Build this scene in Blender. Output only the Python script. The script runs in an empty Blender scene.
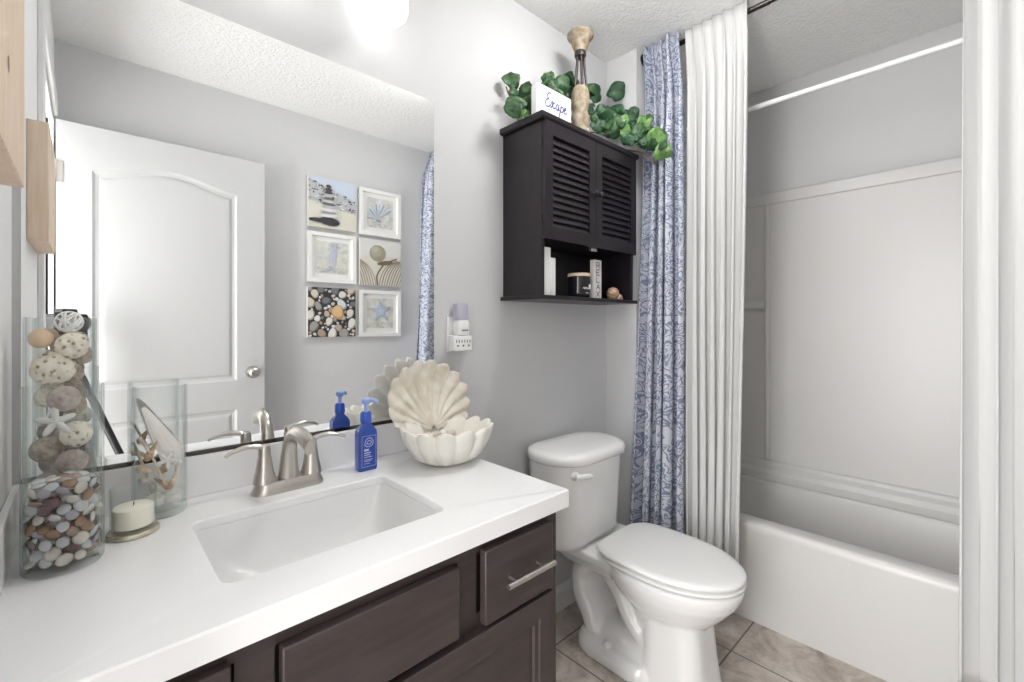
import bpy, bmesh, math, random
from mathutils import Vector, Matrix, noise
C = bpy.context.scene.collection
PI = math.pi
rnd = random.Random(7)

# ------------------------------------------------------------------ camera, world, lights, exposure
H = 1.19                                   # eye height; the camera stands in the doorway
YAW = math.atan2(480, 452)                 # heading, measured from +x towards +y
cam_d = bpy.data.cameras.new('camera'); cam = bpy.data.objects.new('camera', cam_d); C.objects.link(cam)
cam.location = (0, 0, H); cam.rotation_euler = (PI/2, 0, YAW - PI/2)
cam_d.sensor_width = 36; cam_d.lens = 452/1024*36; cam_d.shift_y = -18/1024; cam_d.clip_start = .01
sc = bpy.context.scene; sc.camera = cam
sc.view_settings.view_transform = 'Standard'; sc.view_settings.look = 'None'
sc.view_settings.gamma = 1; sc.view_settings.use_curve_mapping = False
sc.view_settings.exposure = 1.67
w = bpy.data.worlds.new('world'); sc.world = w; w.use_nodes = True
w.node_tree.nodes['Background'].inputs[0].default_value = (.85, .92, 1, 1)
w.node_tree.nodes['Background'].inputs[1].default_value = .4
sc.cycles.max_bounces = 14; sc.cycles.diffuse_bounces = 8; sc.cycles.transparent_max_bounces = 24
sc.cycles.caustics_reflective = True; sc.cycles.caustics_refractive = False
sc.cycles.use_denoising = True; sc.cycles.sample_clamp_indirect = 6

def area(name, loc, rot, sx, sy, power, col):
    d = bpy.data.lights.new(name, 'AREA'); d.shape = 'RECTANGLE'; d.size = sx; d.size_y = sy
    d.energy = power; d.color = col
    o = bpy.data.objects.new(name, d); C.objects.link(o); o.location = loc; o.rotation_euler = rot
    return o
DOOR_W, SHADE_E, DISC_E = 19, .85, 15.5
area('hall_fill', (-.95, .38, 1.05), (0, -PI/2-math.radians(1), 0), 1.9, .75, DOOR_W, (1, 1, 1))   # added fill lamp in the unseen hall, brightens the room through the doorway

# ------------------------------------------------------------------ helpers
FX, FY = math.cos(YAW), math.sin(YAW)
def at(u, v, x=None, y=None):              # a sighted point on a plane of known x or y (real distance)
    r = (452*FX + (u-512)*FY, 452*FY - (u-512)*FX, 323 - v)
    t = x/r[0] if x is not None else y/r[1]
    return Vector((r[0]*t, r[1]*t, r[2]*t + H))

def nd(nt, t, **k):
    n = nt.nodes.new(t)
    for a, b in k.items(): setattr(n, a, b)
    return n
def mat(name, col, rough=.5, metal=0, spec=.5, bump=None, var=None, stretch=(1,1,1), coat=0, emit=0, sheen=0, trans=0, sss=0):
    m = bpy.data.materials.new(name); m.use_nodes = True; nt = m.node_tree; p = nt.nodes['Principled BSDF']
    p.inputs['Base Color'].default_value = (*col, 1); p.inputs['Roughness'].default_value = rough
    p.inputs['Metallic'].default_value = metal; p.inputs['Specular IOR Level'].default_value = spec
    p.inputs['Coat Weight'].default_value = coat; p.inputs['Coat Roughness'].default_value = .08
    if trans: p.inputs['Transmission Weight'].default_value = trans
    if sheen: p.inputs['Sheen Weight'].default_value = sheen
    if emit:
        p.inputs['Emission Color'].default_value = (*col, 1); p.inputs['Emission Strength'].default_value = emit
    tc = nd(nt, 'ShaderNodeTexCoord'); mp = nd(nt, 'ShaderNodeMapping'); mp.inputs['Scale'].default_value = stretch
    nt.links.new(tc.outputs['Object'], mp.inputs[0])
    if var:                                # (scale, second colour, detail)
        n = nd(nt, 'ShaderNodeTexNoise'); n.inputs['Scale'].default_value = var[0]; n.inputs['Detail'].default_value = var[2] if len(var) > 2 else 4
        nt.links.new(mp.outputs[0], n.inputs['Vector'])
        r = nd(nt, 'ShaderNodeValToRGB'); r.color_ramp.elements[0].position = .35; r.color_ramp.elements[1].position = .68
        r.color_ramp.elements[0].color = (*col, 1); r.color_ramp.elements[1].color = (*var[1], 1)
        nt.links.new(n.outputs[0], r.inputs[0]); nt.links.new(r.outputs[0], p.inputs['Base Color'])
    if bump:                               # (scale, strength, distance)
        n = nd(nt, 'ShaderNodeTexNoise'); n.inputs['Scale'].default_value = bump[0]; n.inputs['Detail'].default_value = 3
        b = nd(nt, 'ShaderNodeBump'); b.inputs['Strength'].default_value = bump[1]; b.inputs['Distance'].default_value = bump[2]
        nt.links.new(mp.outputs[0], n.inputs['Vector']); nt.links.new(n.outputs[0], b.inputs['Height']); nt.links.new(b.outputs[0], p.inputs['Normal'])
    return m

def finish(name, bm, m, smooth=None, bevel=0, seg=2, mods=None, mats=None):
    bmesh.ops.recalc_face_normals(bm, faces=bm.faces)
    me = bpy.data.meshes.new(name); bm.to_mesh(me); bm.free()
    for x in (mats or [m]): me.materials.append(x)
    if smooth is not None or bevel:
        for p in me.polygons: p.use_smooth = True
        me.set_sharp_from_angle(angle=math.radians(smooth if smooth is not None else 35))
    o = bpy.data.objects.new(name, me); C.objects.link(o)
    if bevel:
        b = o.modifiers.new('bevel', 'BEVEL'); b.width = bevel; b.segments = seg; b.limit_method = 'ANGLE'; b.angle_limit = math.radians(40)
    return o
def tag(o, label, cat, group=None):
    o['label'] = label; o['category'] = cat
    if group: o['group'] = group
    return o
def thing(name, label, cat, loc, group=None):
    o = bpy.data.objects.new(name, None); C.objects.link(o); o.location = loc; o.empty_display_size = .05
    return tag(o, label, cat, group)
WORLD = {}                                 # base points of the things built in place
def base(o):
    p = Vector((0, 0, 0))
    while o: p += Vector(o.location); o = o.parent
    return p
def part(name, bm, m, parent, label=None, **k):     # geometry given in room coordinates
    bmesh.ops.translate(bm, verts=bm.verts, vec=-base(parent))
    o = finish(name, bm, m, **k); o.parent = parent
    if label: o['label'] = label
    return o
def solo(name, bm, m, label, cat, loc, group=None, **k):
    bmesh.ops.translate(bm, verts=bm.verts, vec=-Vector(loc))
    o = finish(name, bm, m, **k); o.location = loc
    return tag(o, label, cat, group)
def struct(name, bm, m, **k):
    o = finish(name, bm, m, **k); o['kind'] = 'structure'; return o

def BM(): return bmesh.new()
def box(bm, x0, x1, y0, y1, z0, z1, mi=0):
    v = [bm.verts.new(p) for p in ((x0,y0,z0),(x1,y0,z0),(x1,y1,z0),(x0,y1,z0),(x0,y0,z1),(x1,y0,z1),(x1,y1,z1),(x0,y1,z1))]
    for f in ((0,3,2,1),(4,5,6,7),(0,1,5,4),(1,2,6,5),(2,3,7,6),(3,0,4,7)):
        bm.faces.new([v[i] for i in f]).material_index = mi
    return bm
def boxm(x0, x1, y0, y1, z0, z1): return box(BM(), x0, x1, y0, y1, z0, z1)
def loft(bm, rings, cap0=True, cap1=True, mi=0, close=True):
    vs = [[bm.verts.new(p) for p in r] for r in rings]
    n = len(vs[0])
    for a, b in zip(vs, vs[1:]):
        for i in range(n if close else n-1):
            j = (i+1) % n
            bm.faces.new((a[i], a[j], b[j], b[i])).material_index = mi
    if cap0: bm.faces.new(vs[0][::-1]).material_index = mi
    if cap1: bm.faces.new(vs[-1]).material_index = mi
    return bm
def rrect(cx, cy, hx, hy, r, z, k=6):      # rounded rectangle ring in a z plane
    out = []
    r = min(r, hx*.999, hy*.999)
    for q, (sx, sy) in enumerate(((1,1),(-1,1),(-1,-1),(1,-1))):
        for i in range(k+1):
            a = PI/2*q + PI/2*i/k
            out.append((cx + sx*(hx-r) + r*math.cos(a), cy + sy*(hy-r) + r*math.sin(a), z))
    return out
def circ(cx, cy, rx, ry, z, n=32): return [(cx+rx*math.cos(2*PI*i/n), cy+ry*math.sin(2*PI*i/n), z) for i in range(n)]
def lathe(bm, prof, cx=0, cy=0, n=32, cap0=True, cap1=True, mi=0):
    return loft(bm, [circ(cx, cy, max(r, 1e-4), max(r, 1e-4), z, n) for r, z in prof], cap0, cap1, mi)
def tube(bm, pts, rad, n=12, mi=0, flat=1.0, flats=None, up=(0,0,1), cap=True):
    pts = [Vector(p) for p in pts]; rings = []
    if not hasattr(rad, '__len__'): rad = [rad]*len(pts)
    prev = None
    for i, p in enumerate(pts):
        t = (pts[min(i+1, len(pts)-1)] - pts[max(i-1, 0)]).normalized()
        if prev is None:
            a = Vector(up) if abs(t.dot(Vector(up))) < .95 else Vector((1,0,0))
            s = t.cross(a).normalized()
        else: s = (prev - t*prev.dot(t)).normalized()
        prev = s; b = t.cross(s).normalized()
        rings.append([p + s*rad[i]*math.cos(2*PI*k/n) + b*rad[i]*(flats[i] if flats else flat)*math.sin(2*PI*k/n) for k in range(n)])
    return loft(bm, rings, cap, cap, mi)
def spline(pts, n=8):
    P = [Vector(p) for p in pts]; P = [2*P[0]-P[1]] + P + [2*P[-1]-P[-2]]; out = []
    for i in range(1, len(P)-2):
        for k in range(n):
            t = k/n; a, b, c, d = P[i-1], P[i], P[i+1], P[i+2]
            out.append(.5*((2*b) + (c-a)*t + (2*a-5*b+4*c-d)*t*t + (3*b-a-3*c+d)*t**3))
    out.append(P[-2]); return out
def poly(bm, pts, mi=0):
    f = bm.faces.new([bm.verts.new(p) for p in pts]); f.material_index = mi; return f
def prism_y(bm, pts, y0, y1, mi=0):        # outline in x,z pushed along y
    a = [bm.verts.new((x, y0, z)) for x, z in pts]; b = [bm.verts.new((x, y1, z)) for x, z in pts]
    n = len(pts)
    for i in range(n): bm.faces.new((a[i], a[(i+1) % n], b[(i+1) % n], b[i])).material_index = mi
    bm.faces.new(a).material_index = mi; bm.faces.new(b[::-1]).material_index = mi
    return bm
def ball(bm, c, r, sub=3, sc3=(1,1,1), fn=None):
    res = bmesh.ops.create_icosphere(bm, subdivisions=sub, radius=1)
    for v in res['verts']:
        n = v.co.copy(); k = fn(n) if fn else 1
        v.co = Vector(c) + Vector((n.x*r*sc3[0], n.y*r*sc3[1], n.z*r*sc3[2]))*k
    return bm
def clone(o, parent=None):
    c = o.copy(); C.objects.link(c)
    if parent is not None: c.parent = parent
    for ch in [x for x in bpy.data.objects if x.parent == o]: clone(ch, c)
    return c

# ------------------------------------------------------------------ materials
M = {}
M['wall'] = mat('wall_paint', (.60, .60, .605), .75, bump=(260, .25, .002))
M['wall_white'] = mat('hall_paint', (.75, .75, .745), .8)
M['trim'] = mat('white_trim', (.8, .8, .8), .4)
M['counter'] = mat('white_quartz', (.84, .84, .845), .32)
M['ceramic'] = mat('white_ceramic', (.85, .85, .845), .14, coat=.3)
M['sinkw'] = mat('sink_ceramic', (.77, .77, .77), .3)
M['plastic'] = mat('white_plastic', (.82, .82, .81), .3)
M['acrylic'] = mat('tub_acrylic', (.63, .62, .605), .34)
M['door'] = mat('door_paint', (.49, .49, .49), .5)
M['espresso'] = mat('espresso_wood', (.040, .028, .028), .38, var=(9, (.054, .040, .039), 6), stretch=(1, 1, 8))
M['black_wood'] = mat('dark_espresso', (.010, .007, .010), .34, var=(9, (.014, .010, .014), 6), stretch=(6, 6, 1))
M['nickel'] = mat('brushed_nickel', (.58, .55, .51), .28, metal=1)
M['chrome'] = mat('chrome', (.8, .8, .8), .08, metal=1)
M['dark_metal'] = mat('dark_nickel', (.10, .09, .085), .22, metal=1)
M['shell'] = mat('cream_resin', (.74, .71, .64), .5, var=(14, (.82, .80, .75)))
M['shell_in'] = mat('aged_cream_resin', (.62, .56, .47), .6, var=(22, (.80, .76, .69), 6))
M['pine'] = mat('pale_pine', (.76, .58, .42), .6, var=(10, (.83, .69, .55), 5), stretch=(9, 9, .8))
M['black'] = mat('black_plastic', (.012, .012, .013), .4)
M['white_sheer'] = None
M['candle'] = mat('cream_wax', (.90, .86, .74), .45)
M['blue_glass'] = None
M['beige_crackle'] = mat('crackled_beige', (.19, .14, .085), .7, var=(45, (.40, .34, .26), 6), bump=(60, .5, .003))
M['dark_brown'] = mat('dark_spindle', (.03, .02, .018), .35)
M['vine'] = mat('brown_vine', (.13, .085, .05), .8)
M['white_frame'] = mat('white_frame', (.78, .77, .75), .45)
M['paper'] = mat('ivory_paper', (.74, .72, .68), .8)
def flat(name, c, r=.7): 
    k = 'f_'+name
    if k not in M: M[k] = mat(name, c, r)
    return M[k]

m = mat('mirror_silver', (.93, .94, .94), 0, metal=1, spec=1); m.node_tree.nodes['Principled BSDF'].inputs['Roughness'].default_value = 0; M['mirror'] = m

def thin_glass(name, col, edge=.55, base_f=.05):
    m = bpy.data.materials.new(name); m.use_nodes = True; nt = m.node_tree; nt.nodes.remove(nt.nodes['Principled BSDF'])
    out = nt.nodes['Material Output']
    t = nd(nt, 'ShaderNodeBsdfTransparent'); t.inputs[0].default_value = (*col, 1)
    g = nd(nt, 'ShaderNodeBsdfGlossy'); g.inputs['Roughness'].default_value = .03; g.inputs[0].default_value = (.95, .97, .96, 1)
    lw = nd(nt, 'ShaderNodeLayerWeight'); lw.inputs['Blend'].default_value = .5
    pw = nd(nt, 'ShaderNodeMath', operation='POWER'); pw.inputs[1].default_value = 3.2; nt.links.new(lw.outputs['Facing'], pw.inputs[0])
    mr = nd(nt, 'ShaderNodeMapRange'); mr.inputs['To Min'].default_value = base_f; mr.inputs['To Max'].default_value = edge; nt.links.new(pw.outputs[0], mr.inputs[0])
    tm = nd(nt, 'ShaderNodeMix', data_type='RGBA'); tm.inputs[6].default_value = (*col, 1); tm.inputs[7].default_value = (col[0]*.72, col[1]*.76, col[2]*.75, 1)
    nt.links.new(pw.outputs[0], tm.inputs[0]); nt.links.new(tm.outputs[2], t.inputs[0])
    mx = nd(nt, 'ShaderNodeMixShader')
    nt.links.new(mr.outputs[0], mx.inputs[0])
    nt.links.new(t.outputs[0], mx.inputs[1]); nt.links.new(g.outputs[0], mx.inputs[2]); nt.links.new(mx.outputs[0], out.inputs[0])
    return m
M['glass'] = thin_glass('clear_glass', (.992, .995, .994), .5, .010)
M['blue_glass'] = thin_glass('cobalt_bottle', (.10, .20, .62), .5, .03)

def cloth(name, nodes_fn, transl=.25):
    m = bpy.data.materials.new(name); m.use_nodes = True; nt = m.node_tree; nt.nodes.remove(nt.nodes['Principled BSDF'])
    out = nt.nodes['Material Output']
    d = nd(nt, 'ShaderNodeBsdfDiffuse'); t = nd(nt, 'ShaderNodeBsdfTranslucent'); mx = nd(nt, 'ShaderNodeMixShader'); mx.inputs[0].default_value = transl
    nt.links.new(d.outputs[0], mx.inputs[1]); nt.links.new(t.outputs[0], mx.inputs[2]); nt.links.new(mx.outputs[0], out.inputs[0])
    s = nodes_fn(nt)
    if isinstance(s, tuple):
        d.inputs[0].default_value = (*s, 1); t.inputs[0].default_value = (*s, 1)
    else:
        nt.links.new(s, d.inputs[0]); nt.links.new(s, t.inputs[0])
    return m
M['white_sheer'] = cloth('white_sheer_cloth', lambda nt: (.82, .82, .815), .35)
def damask(nt):
    tc = nd(nt, 'ShaderNodeTexCoord'); sp = nd(nt, 'ShaderNodeSeparateXYZ'); nt.links.new(tc.outputs['UV'], sp.inputs[0])
    pp = nd(nt, 'ShaderNodeMath', operation='PINGPONG'); pp.inputs[1].default_value = .10; nt.links.new(sp.outputs[0], pp.inputs[0])
    cb = nd(nt, 'ShaderNodeCombineXYZ'); nt.links.new(pp.outputs[0], cb.inputs[0]); nt.links.new(sp.outputs[1], cb.inputs[1]); cb.inputs[2].default_value = 3.7
    mp = nd(nt, 'ShaderNodeMapping'); mp.inputs['Scale'].default_value = (1, .8, 1); nt.links.new(cb.outputs[0], mp.inputs[0])
    n = nd(nt, 'ShaderNodeTexNoise'); n.inputs['Scale'].default_value = 21; n.inputs['Detail'].default_value = .8; n.inputs['Distortion'].default_value = 1.5
    nt.links.new(mp.outputs[0], n.inputs['Vector'])
    r = nd(nt, 'ShaderNodeValToRGB'); e = r.color_ramp.elements; B = (.25, .28, .40, 1); L = (.63, .65, .72, 1)
    e[0].position = 0; e[0].color = L; e[1].position = 1; e[1].color = L
    for p, c in ((.39, L), (.41, B), (.455, B), (.47, L), (.535, L), (.55, B), (.60, B), (.62, L)):
        x = e.new(p); x.color = c
    nt.links.new(n.outputs[0], r.inputs[0])
    return r.outputs[0]
M['damask'] = cloth('blue_damask_cloth', damask, .12)

def tile_mat():
    m = mat('beige_floor_tile', (.30, .25, .21), .45); nt = m.node_tree; p = nt.nodes['Principled BSDF']
    tc = nd(nt, 'ShaderNodeTexCoord'); sp = nd(nt, 'ShaderNodeSeparateXYZ'); nt.links.new(tc.outputs['Object'], sp.inputs[0])
    def line(o, off):
        a = nd(nt, 'ShaderNodeMath', operation='ADD'); a.inputs[1].default_value = off; nt.links.new(sp.outputs[o], a.inputs[0])
        md = nd(nt, 'ShaderNodeMath', operation='PINGPONG'); md.inputs[1].default_value = .2275; nt.links.new(a.outputs[0], md.inputs[0])
        l = nd(nt, 'ShaderNodeMath', operation='LESS_THAN'); l.inputs[1].default_value = .0028; nt.links.new(md.outputs[0], l.inputs[0])
        return l
    lx, ly = line(0, .455*4-1.704), line(1, .455*2-.650)
    mx = nd(nt, 'ShaderNodeMath', operation='MAXIMUM'); nt.links.new(lx.outputs[0], mx.inputs[0]); nt.links.new(ly.outputs[0], mx.inputs[1])
    n1 = nd(nt, 'ShaderNodeTexNoise'); n1.inputs['Scale'].default_value = 9; n1.inputs['Detail'].default_value = 9; n1.inputs['Roughness'].default_value = .7; n1.inputs['Distortion'].default_value = .6
    nt.links.new(tc.outputs['Object'], n1.inputs['Vector'])
    r = nd(nt, 'ShaderNodeValToRGB'); e = r.color_ramp.elements
    e[0].position = .32; e[0].color = (.25, .21, .18, 1); e[1].position = .68; e[1].color = (.64, .59, .54, 1)
    x = e.new(.5); x.color = (.46, .40, .35, 1)
    nt.links.new(n1.outputs[0], r.inputs[0])
    mc = nd(nt, 'ShaderNodeMix', data_type='RGBA'); nt.links.new(mx.outputs[0], mc.inputs[0]); nt.links.new(r.outputs[0], mc.inputs[6])
    mc.inputs[7].default_value = (.13, .11, .095, 1); nt.links.new(mc.outputs[2], p.inputs['Base Color'])
    b = nd(nt, 'ShaderNodeBump'); b.inputs['Strength'].default_value = .35; b.inputs['Distance'].default_value = .004
    nt.links.new(n1.outputs[0], b.inputs['Height']); nt.links.new(b.outputs[0], p.inputs['Normal'])
    return m
M['tile'] = tile_mat()
def ceiling_mat():
    m = mat('knockdown_ceiling', (.88, .88, .87), .85); nt = m.node_tree; p = nt.nodes['Principled BSDF']
    tc = nd(nt, 'ShaderNodeTexCoord'); n = nd(nt, 'ShaderNodeTexNoise'); n.inputs['Scale'].default_value = 75; n.inputs['Detail'].default_value = 4
    r = nd(nt, 'ShaderNodeValToRGB'); r.color_ramp.elements[0].position = .42; r.color_ramp.elements[1].position = .58
    b = nd(nt, 'ShaderNodeBump'); b.inputs['Strength'].default_value = .5; b.inputs['Distance'].default_value = .005
    nt.links.new(tc.outputs['Object'], n.inputs['Vector']); nt.links.new(n.outputs[0], r.inputs[0]); nt.links.new(r.outputs[0], b.inputs['Height']); nt.links.new(b.outputs[0], p.inputs['Normal'])
    return m
M['ceil'] = ceiling_mat()
def leaf_mat(name, a, b):
    return mat(name, a, .5, var=(30, b, 4))
M['leaf'] = leaf_mat('mid_green_leaf', (.020, .062, .020), (.06, .14, .05))
M['leaf_d'] = leaf_mat('dark_green_leaf', (.010, .045, .018), (.03, .10, .035))
M['leaf_l'] = leaf_mat('light_green_leaf', (.08, .20, .045), (.19, .31, .11))

# ------------------------------------------------------------------ the room
XL, YB, YF, XR, ZC = -.10, 1.236, -.29, 2.57, 2.405
XW, YW = 1.771, 1.078                      # wing wall at the head of the tub
DY0, DY1, DZ = -.19, .57, 2.05             # doorway in the left wall
struct('floor', boxm(-1.4, XR+.1, YF-.1, YB+.1, -.05, 0), M['tile'])
struct('ceiling', boxm(-1.4, XR+.1, YF-.1, YB+.1, ZC, ZC+.05), M['ceil'])
struct('wall_back', boxm(XL-.1, XR+.1, YB, YB+.1, 0, ZC), M['wall'])
struct('wall_front', boxm(XL-.1, XR+.1, YF-.1, YF, 0, ZC), M['wall'])
struct('wall_right', boxm(XR, XR+.1, YF, YB, 0, ZC), M['wall'])
struct('wall_wing', boxm(XW, XR, YW, YB, 0, ZC), M['wall'])
b = BM(); box(b, XL-.1, XL, DY1, YB, 0, ZC); box(b, XL-.1, XL, YF, DY0-.02, 0, ZC); box(b, XL-.1, XL, DY0-.02, DY1, DZ, ZC)
struct('wall_left', b, mat('white_wall_paint', (.88, .88, .88), .7, bump=(260, .25, .002)))
b = BM(); box(b, -1.4, -1.3, YF-.1, YB+.1, 0, ZC); box(b, -1.3, XL-.1, YF-.1, YF-.05, 0, ZC); box(b, -1.3, XL-.1, YB+.05, YB+.1, 0, ZC)
struct('wall_hall', b, M['wall_white'])
def base_prof(y, s): return [(0, 0), (.014, 0), (.014, .07), (.011, .082), (.007, .088), (.004, .10), (0, .10)]
b = BM(); loft(b, [[(x, YB-a, z) for a, z in base_prof(0, 1)] for x in (.80, XW)]); struct('baseboard_back', b, M['trim'])
b = BM(); loft(b, [[(XW-a, y, z) for a, z in base_prof(0, 1)] for y in (YW, YB-.014)]); struct('baseboard_wing', b, M['trim'])
b = BM(); loft(b, [[(x, YF+a, z) for a, z in base_prof(0, 1)] for x in (.0, 1.925)]); struct('baseboard_front', b, M['trim'])
b = BM()                                   # casing round the doorway, room side, and the jamb
box(b, XL, XL+.014, DY1, DY1+.062, 0, DZ+.062); box(b, XL, XL+.014, DY0-.02, DY1, DZ, DZ+.062)
box(b, XL-.1, XL, DY1-.018, DY1, 0, DZ); box(b, XL-.1, XL, DY0-.02, DY1-.018, DZ-.015, DZ); box(b, XL-.1, XL-.012, DY0-.055, DY0-.02, 0, DZ)
struct('trim_1', b, M['trim'], bevel=.003)
# ceiling exhaust grille
fan = thing('exhaust_fan', 'square white exhaust fan grille in the ceiling, seen at the top of the mirror', 'fan', (.17, .55, ZC-.012))
b = BM(); box(b, .06, .28, .44, .47, ZC-.012, ZC); box(b, .06, .28, .63, .66, ZC-.012, ZC); box(b, .06, .09, .47, .63, ZC-.012, ZC); box(b, .25, .28, .47, .63, ZC-.012, ZC)
part('frame', b, M['plastic'], fan, bevel=.002)
b = BM()
for i in range(9): box(b, .09, .25, .474+i*.0175, .482+i*.0175, ZC-.010, ZC-.002)
part('grille', b, M['plastic'], fan)

LX, LY = 1.20, .66  # added dome lamp above the view, there to lift the room's brightness
cl = thing('added_fill_dome', 'round white fill dome added under the ceiling to brighten the room, out of view', 'fill light', (LX, LY, ZC-.085))
b = BM(); lathe(b, [(.10, ZC), (.10, ZC-.018), (.085, ZC-.024)], LX, LY, 48, True, True); part('base', b, M['plastic'], cl, smooth=40)
b = BM(); lathe(b, [(.09, ZC-.024), (.112, ZC-.030), (.120, ZC-.044), (.116, ZC-.058), (.09, ZC-.074), (.05, ZC-.083), (.0, ZC-.085)], LX, LY, 48, True, False); part('dome', b, mat('fill_dome_glow', (1, .995, .985), .5, emit=DISC_E), cl, smooth=60, label='glowing white dome of the added fill light')

# ------------------------------------------------------------------ bathtub and surround
TX0 = 1.93; tcy = (YF+YW)/2; thy = (YW-YF)/2 - .002; tcx = (TX0+XR)/2 - .001; thx = (XR-TX0)/2 - .001
b = BM(); R = []
def tr(x0, x1, y0, y1, r, z): return rrect((x0+x1)/2, (y0+y1)/2, (x1-x0)/2, (y1-y0)/2, r, z)
ty0, ty1, tx1 = YF+.002, YW-.002, XR-.002
R = [tr(TX0+.006, tx1, ty0, ty1, .004, 0), tr(TX0, tx1, ty0, ty1, .004, .361), tr(TX0, tx1, ty0, ty1, .006, .379), tr(TX0+.006, tx1, ty0, ty1, .01, .390), tr(TX0+.018, tx1, ty0, ty1, .016, .395),
     tr(2.000, 2.505, ty0+.09, ty1-.07, .09, .395), tr(2.008, 2.500, ty0+.098, ty1-.078, .09, .391), tr(2.014, 2.496, ty0+.106, ty1-.085, .09, .376),
     tr(2.05, 2.475, ty0+.17, ty1-.11, .10, .16), tr(2.075, 2.455, ty0+.21, ty1-.135, .11, .105), tr(2.12, 2.42, ty0+.26, ty1-.18, .1, .085)]
loft(b, R)
solo('bathtub', b, M['acrylic'], 'white alcove bathtub with a tall plain apron behind the curtains', 'bathtub', (tcx, tcy, 0), smooth=50)
sur = thing('tub_surround', 'glossy white moulded tub surround panel lining the alcove wall', 'tub surround', (2.5, .4, .397))
SX = 2.545
b = BM()
box(b, SX, XR, YF, YW, .397, 1.853)                                                  # back panel
box(b, SX-.008, SX, YF, YW, 1.795, 1.853)                                           # top flange
part('back_panel', b, M['acrylic'], sur, bevel=.004)
b = BM(); loft(b, [[(SX, y, .397), (2.508, y, .397), (2.506, y, .43), (2.512, y, .442), (2.522, y, .452), (2.520, y, .474), (2.528, y, .487), (SX, y, .492)] for y in (YF, YW)])
part('ledge', b, M['acrylic'], sur, smooth=25)
b = BM(); box(b, SX-.014, SX, .775, .800, .492, 1.795)
part('rib', b, M['acrylic'], sur, bevel=.006)
b = BM(); box(b, SX-.028, SX, .800, YW-.02, 1.262, 1.305); part('shelf', b, M['acrylic'], sur, bevel=.008)
for y in (YW-.02, YF): part('end_panel', boxm(1.99, SX, y, y+.02, .397, 1.853), M['acrylic'], sur, bevel=.004)

# ------------------------------------------------------------------ rods and curtains
RX, RZ = 1.829, 2.373
rod = thing('curtain_rod', 'dark metal curtain rod close under the ceiling with round end brackets', 'curtain rod', (RX, YW, RZ))
part('rod', tube(BM(), [(RX, YF+.012, RZ), (RX, .56, RZ)], .0085), M['dark_metal'], rod, smooth=40)
part('rod', tube(BM(), [(RX, .56, RZ), (RX, YW-.012, RZ)], .0105), M['dark_metal'], rod, smooth=40)
for y, s in ((YW, -1), (YF, 1)):
    b = BM(); tube(b, [(RX, y, RZ), (RX, y+s*.006, RZ), (RX, y+s*.008, RZ), (RX, y+s*.028, RZ), (RX, y+s*.034, RZ)], [.026, .026, .022, .021, .014], 24)
    part('end_bracket', b, M['dark_metal'], rod, smooth=40)
tr2 = thing('tension_rod', 'thin white shower tension rod across the tub alcove', 'shower rod', (2.0, YW, 2.075))
part('rod', tube(BM(), [(2.0, YF+.012, 2.075), (2.0, YW-.02, 2.075)], .0098, 16), M['trim'], tr2, smooth=40)
for y, s in ((YW-.0, -1), (YF, 1)):
    part('end_cap', tube(BM(), [(2.0, y, 2.075), (2.0, y+s*.02, 2.075), (2.0, y+s*.032, 2.075)], [.022, .021, .013], 20), M['plastic'], tr2, smooth=40)

def curtain(name, label, m, y0, y1, yb0, yb1, folds, amp, zt, zb, seed, flare=(0, 0), group=None, pocket=False, cx=RX, sharp=.42):
    r = random.Random(seed); bm = BM(); uvl = bm.loops.layers.uv.new('UVMap')
    nu, nv = folds*20, 56; wd = [r.uniform(.75, 1.3) for _ in range(folds)]; tot = sum(wd); am = [r.uniform(.75, 1.15) for _ in range(folds+2)]
    edge = [sum(wd[:i])/tot for i in range(folds+1)]
    grid = []; W = folds*.16
    for j in range(nv+1):
        s = j/nv; z = zt + (zb-zt)*s; row = []
        for i in range(nu+1):
            k = i/20; ki = min(int(k), folds-1); fr = k-ki; t = edge[ki] + (edge[ki+1]-edge[ki])*fr
            t += .012*math.sin(4.2*s + ki*2.1)*s*math.sin(PI*i/nu)
            a = am[ki]*(1-fr) + am[ki+1]*fr
            y = (y0 + (y1-y0)*t)*(1-s) + (yb0 + (yb1-yb0)*t)*s
            A = amp*a*(.6 + .4*min(1, s*5) + .22*s)
            q = 2*PI*fr
            x = cx - A*math.cos(q) + (flare[0]*(1-t) + flare[1]*t)*s*s + .004*math.sin(7*s+5*t) + A*.10*math.sin(3*q+ki+2*s)
            y += A*sharp*math.sin(2*q)*(.4+.6*s) + A*.25*math.sin(q)
            f0 = max(0, 1 - s/.10); f0 = f0*f0*(3-2*f0); x = x*(1-f0) + (RX - .014 - A*.75*(1+math.cos(q)))*f0
            if pocket:
                f = (1 - min(1, s/.5))*min(1, s/.1); x += .16*A*math.sin(3*q+ki)*f
                if s < .09: x = RX - .014 + (x-RX+.014)*(.6 if abs(s-.055) < .012 else .9)
            row.append((bm.verts.new((x, y, z + (.0015*math.sin(3*q) if s == 0 else 0))), i/nu*W, z))
        grid.append(row)
    for j in range(nv):
        for i in range(nu):
            q = [grid[j][i], grid[j][i+1], grid[j+1][i+1], grid[j+1][i]]
            f = bm.faces.new([v[0] for v in q])
            for l, v in zip(f.loops, q): l[uvl].uv = (v[1], v[2])
    o = solo(name, bm, m, label, 'curtain', (RX, (y0+y1)/2, zb), group, smooth=180)
    so = o.modifiers.new('thick', 'SOLIDIFY'); so.thickness = .0016; so.offset = 0
    return o
curtain('blue_curtain', 'blue and white damask curtain hanging next to the wall cabinet', M['damask'], 1.040, .890, 1.058, .885, 4, .052, 2.4025, .17, 3, (-.080, -.01), 'blue damask panels', sharp=.20)
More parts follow.
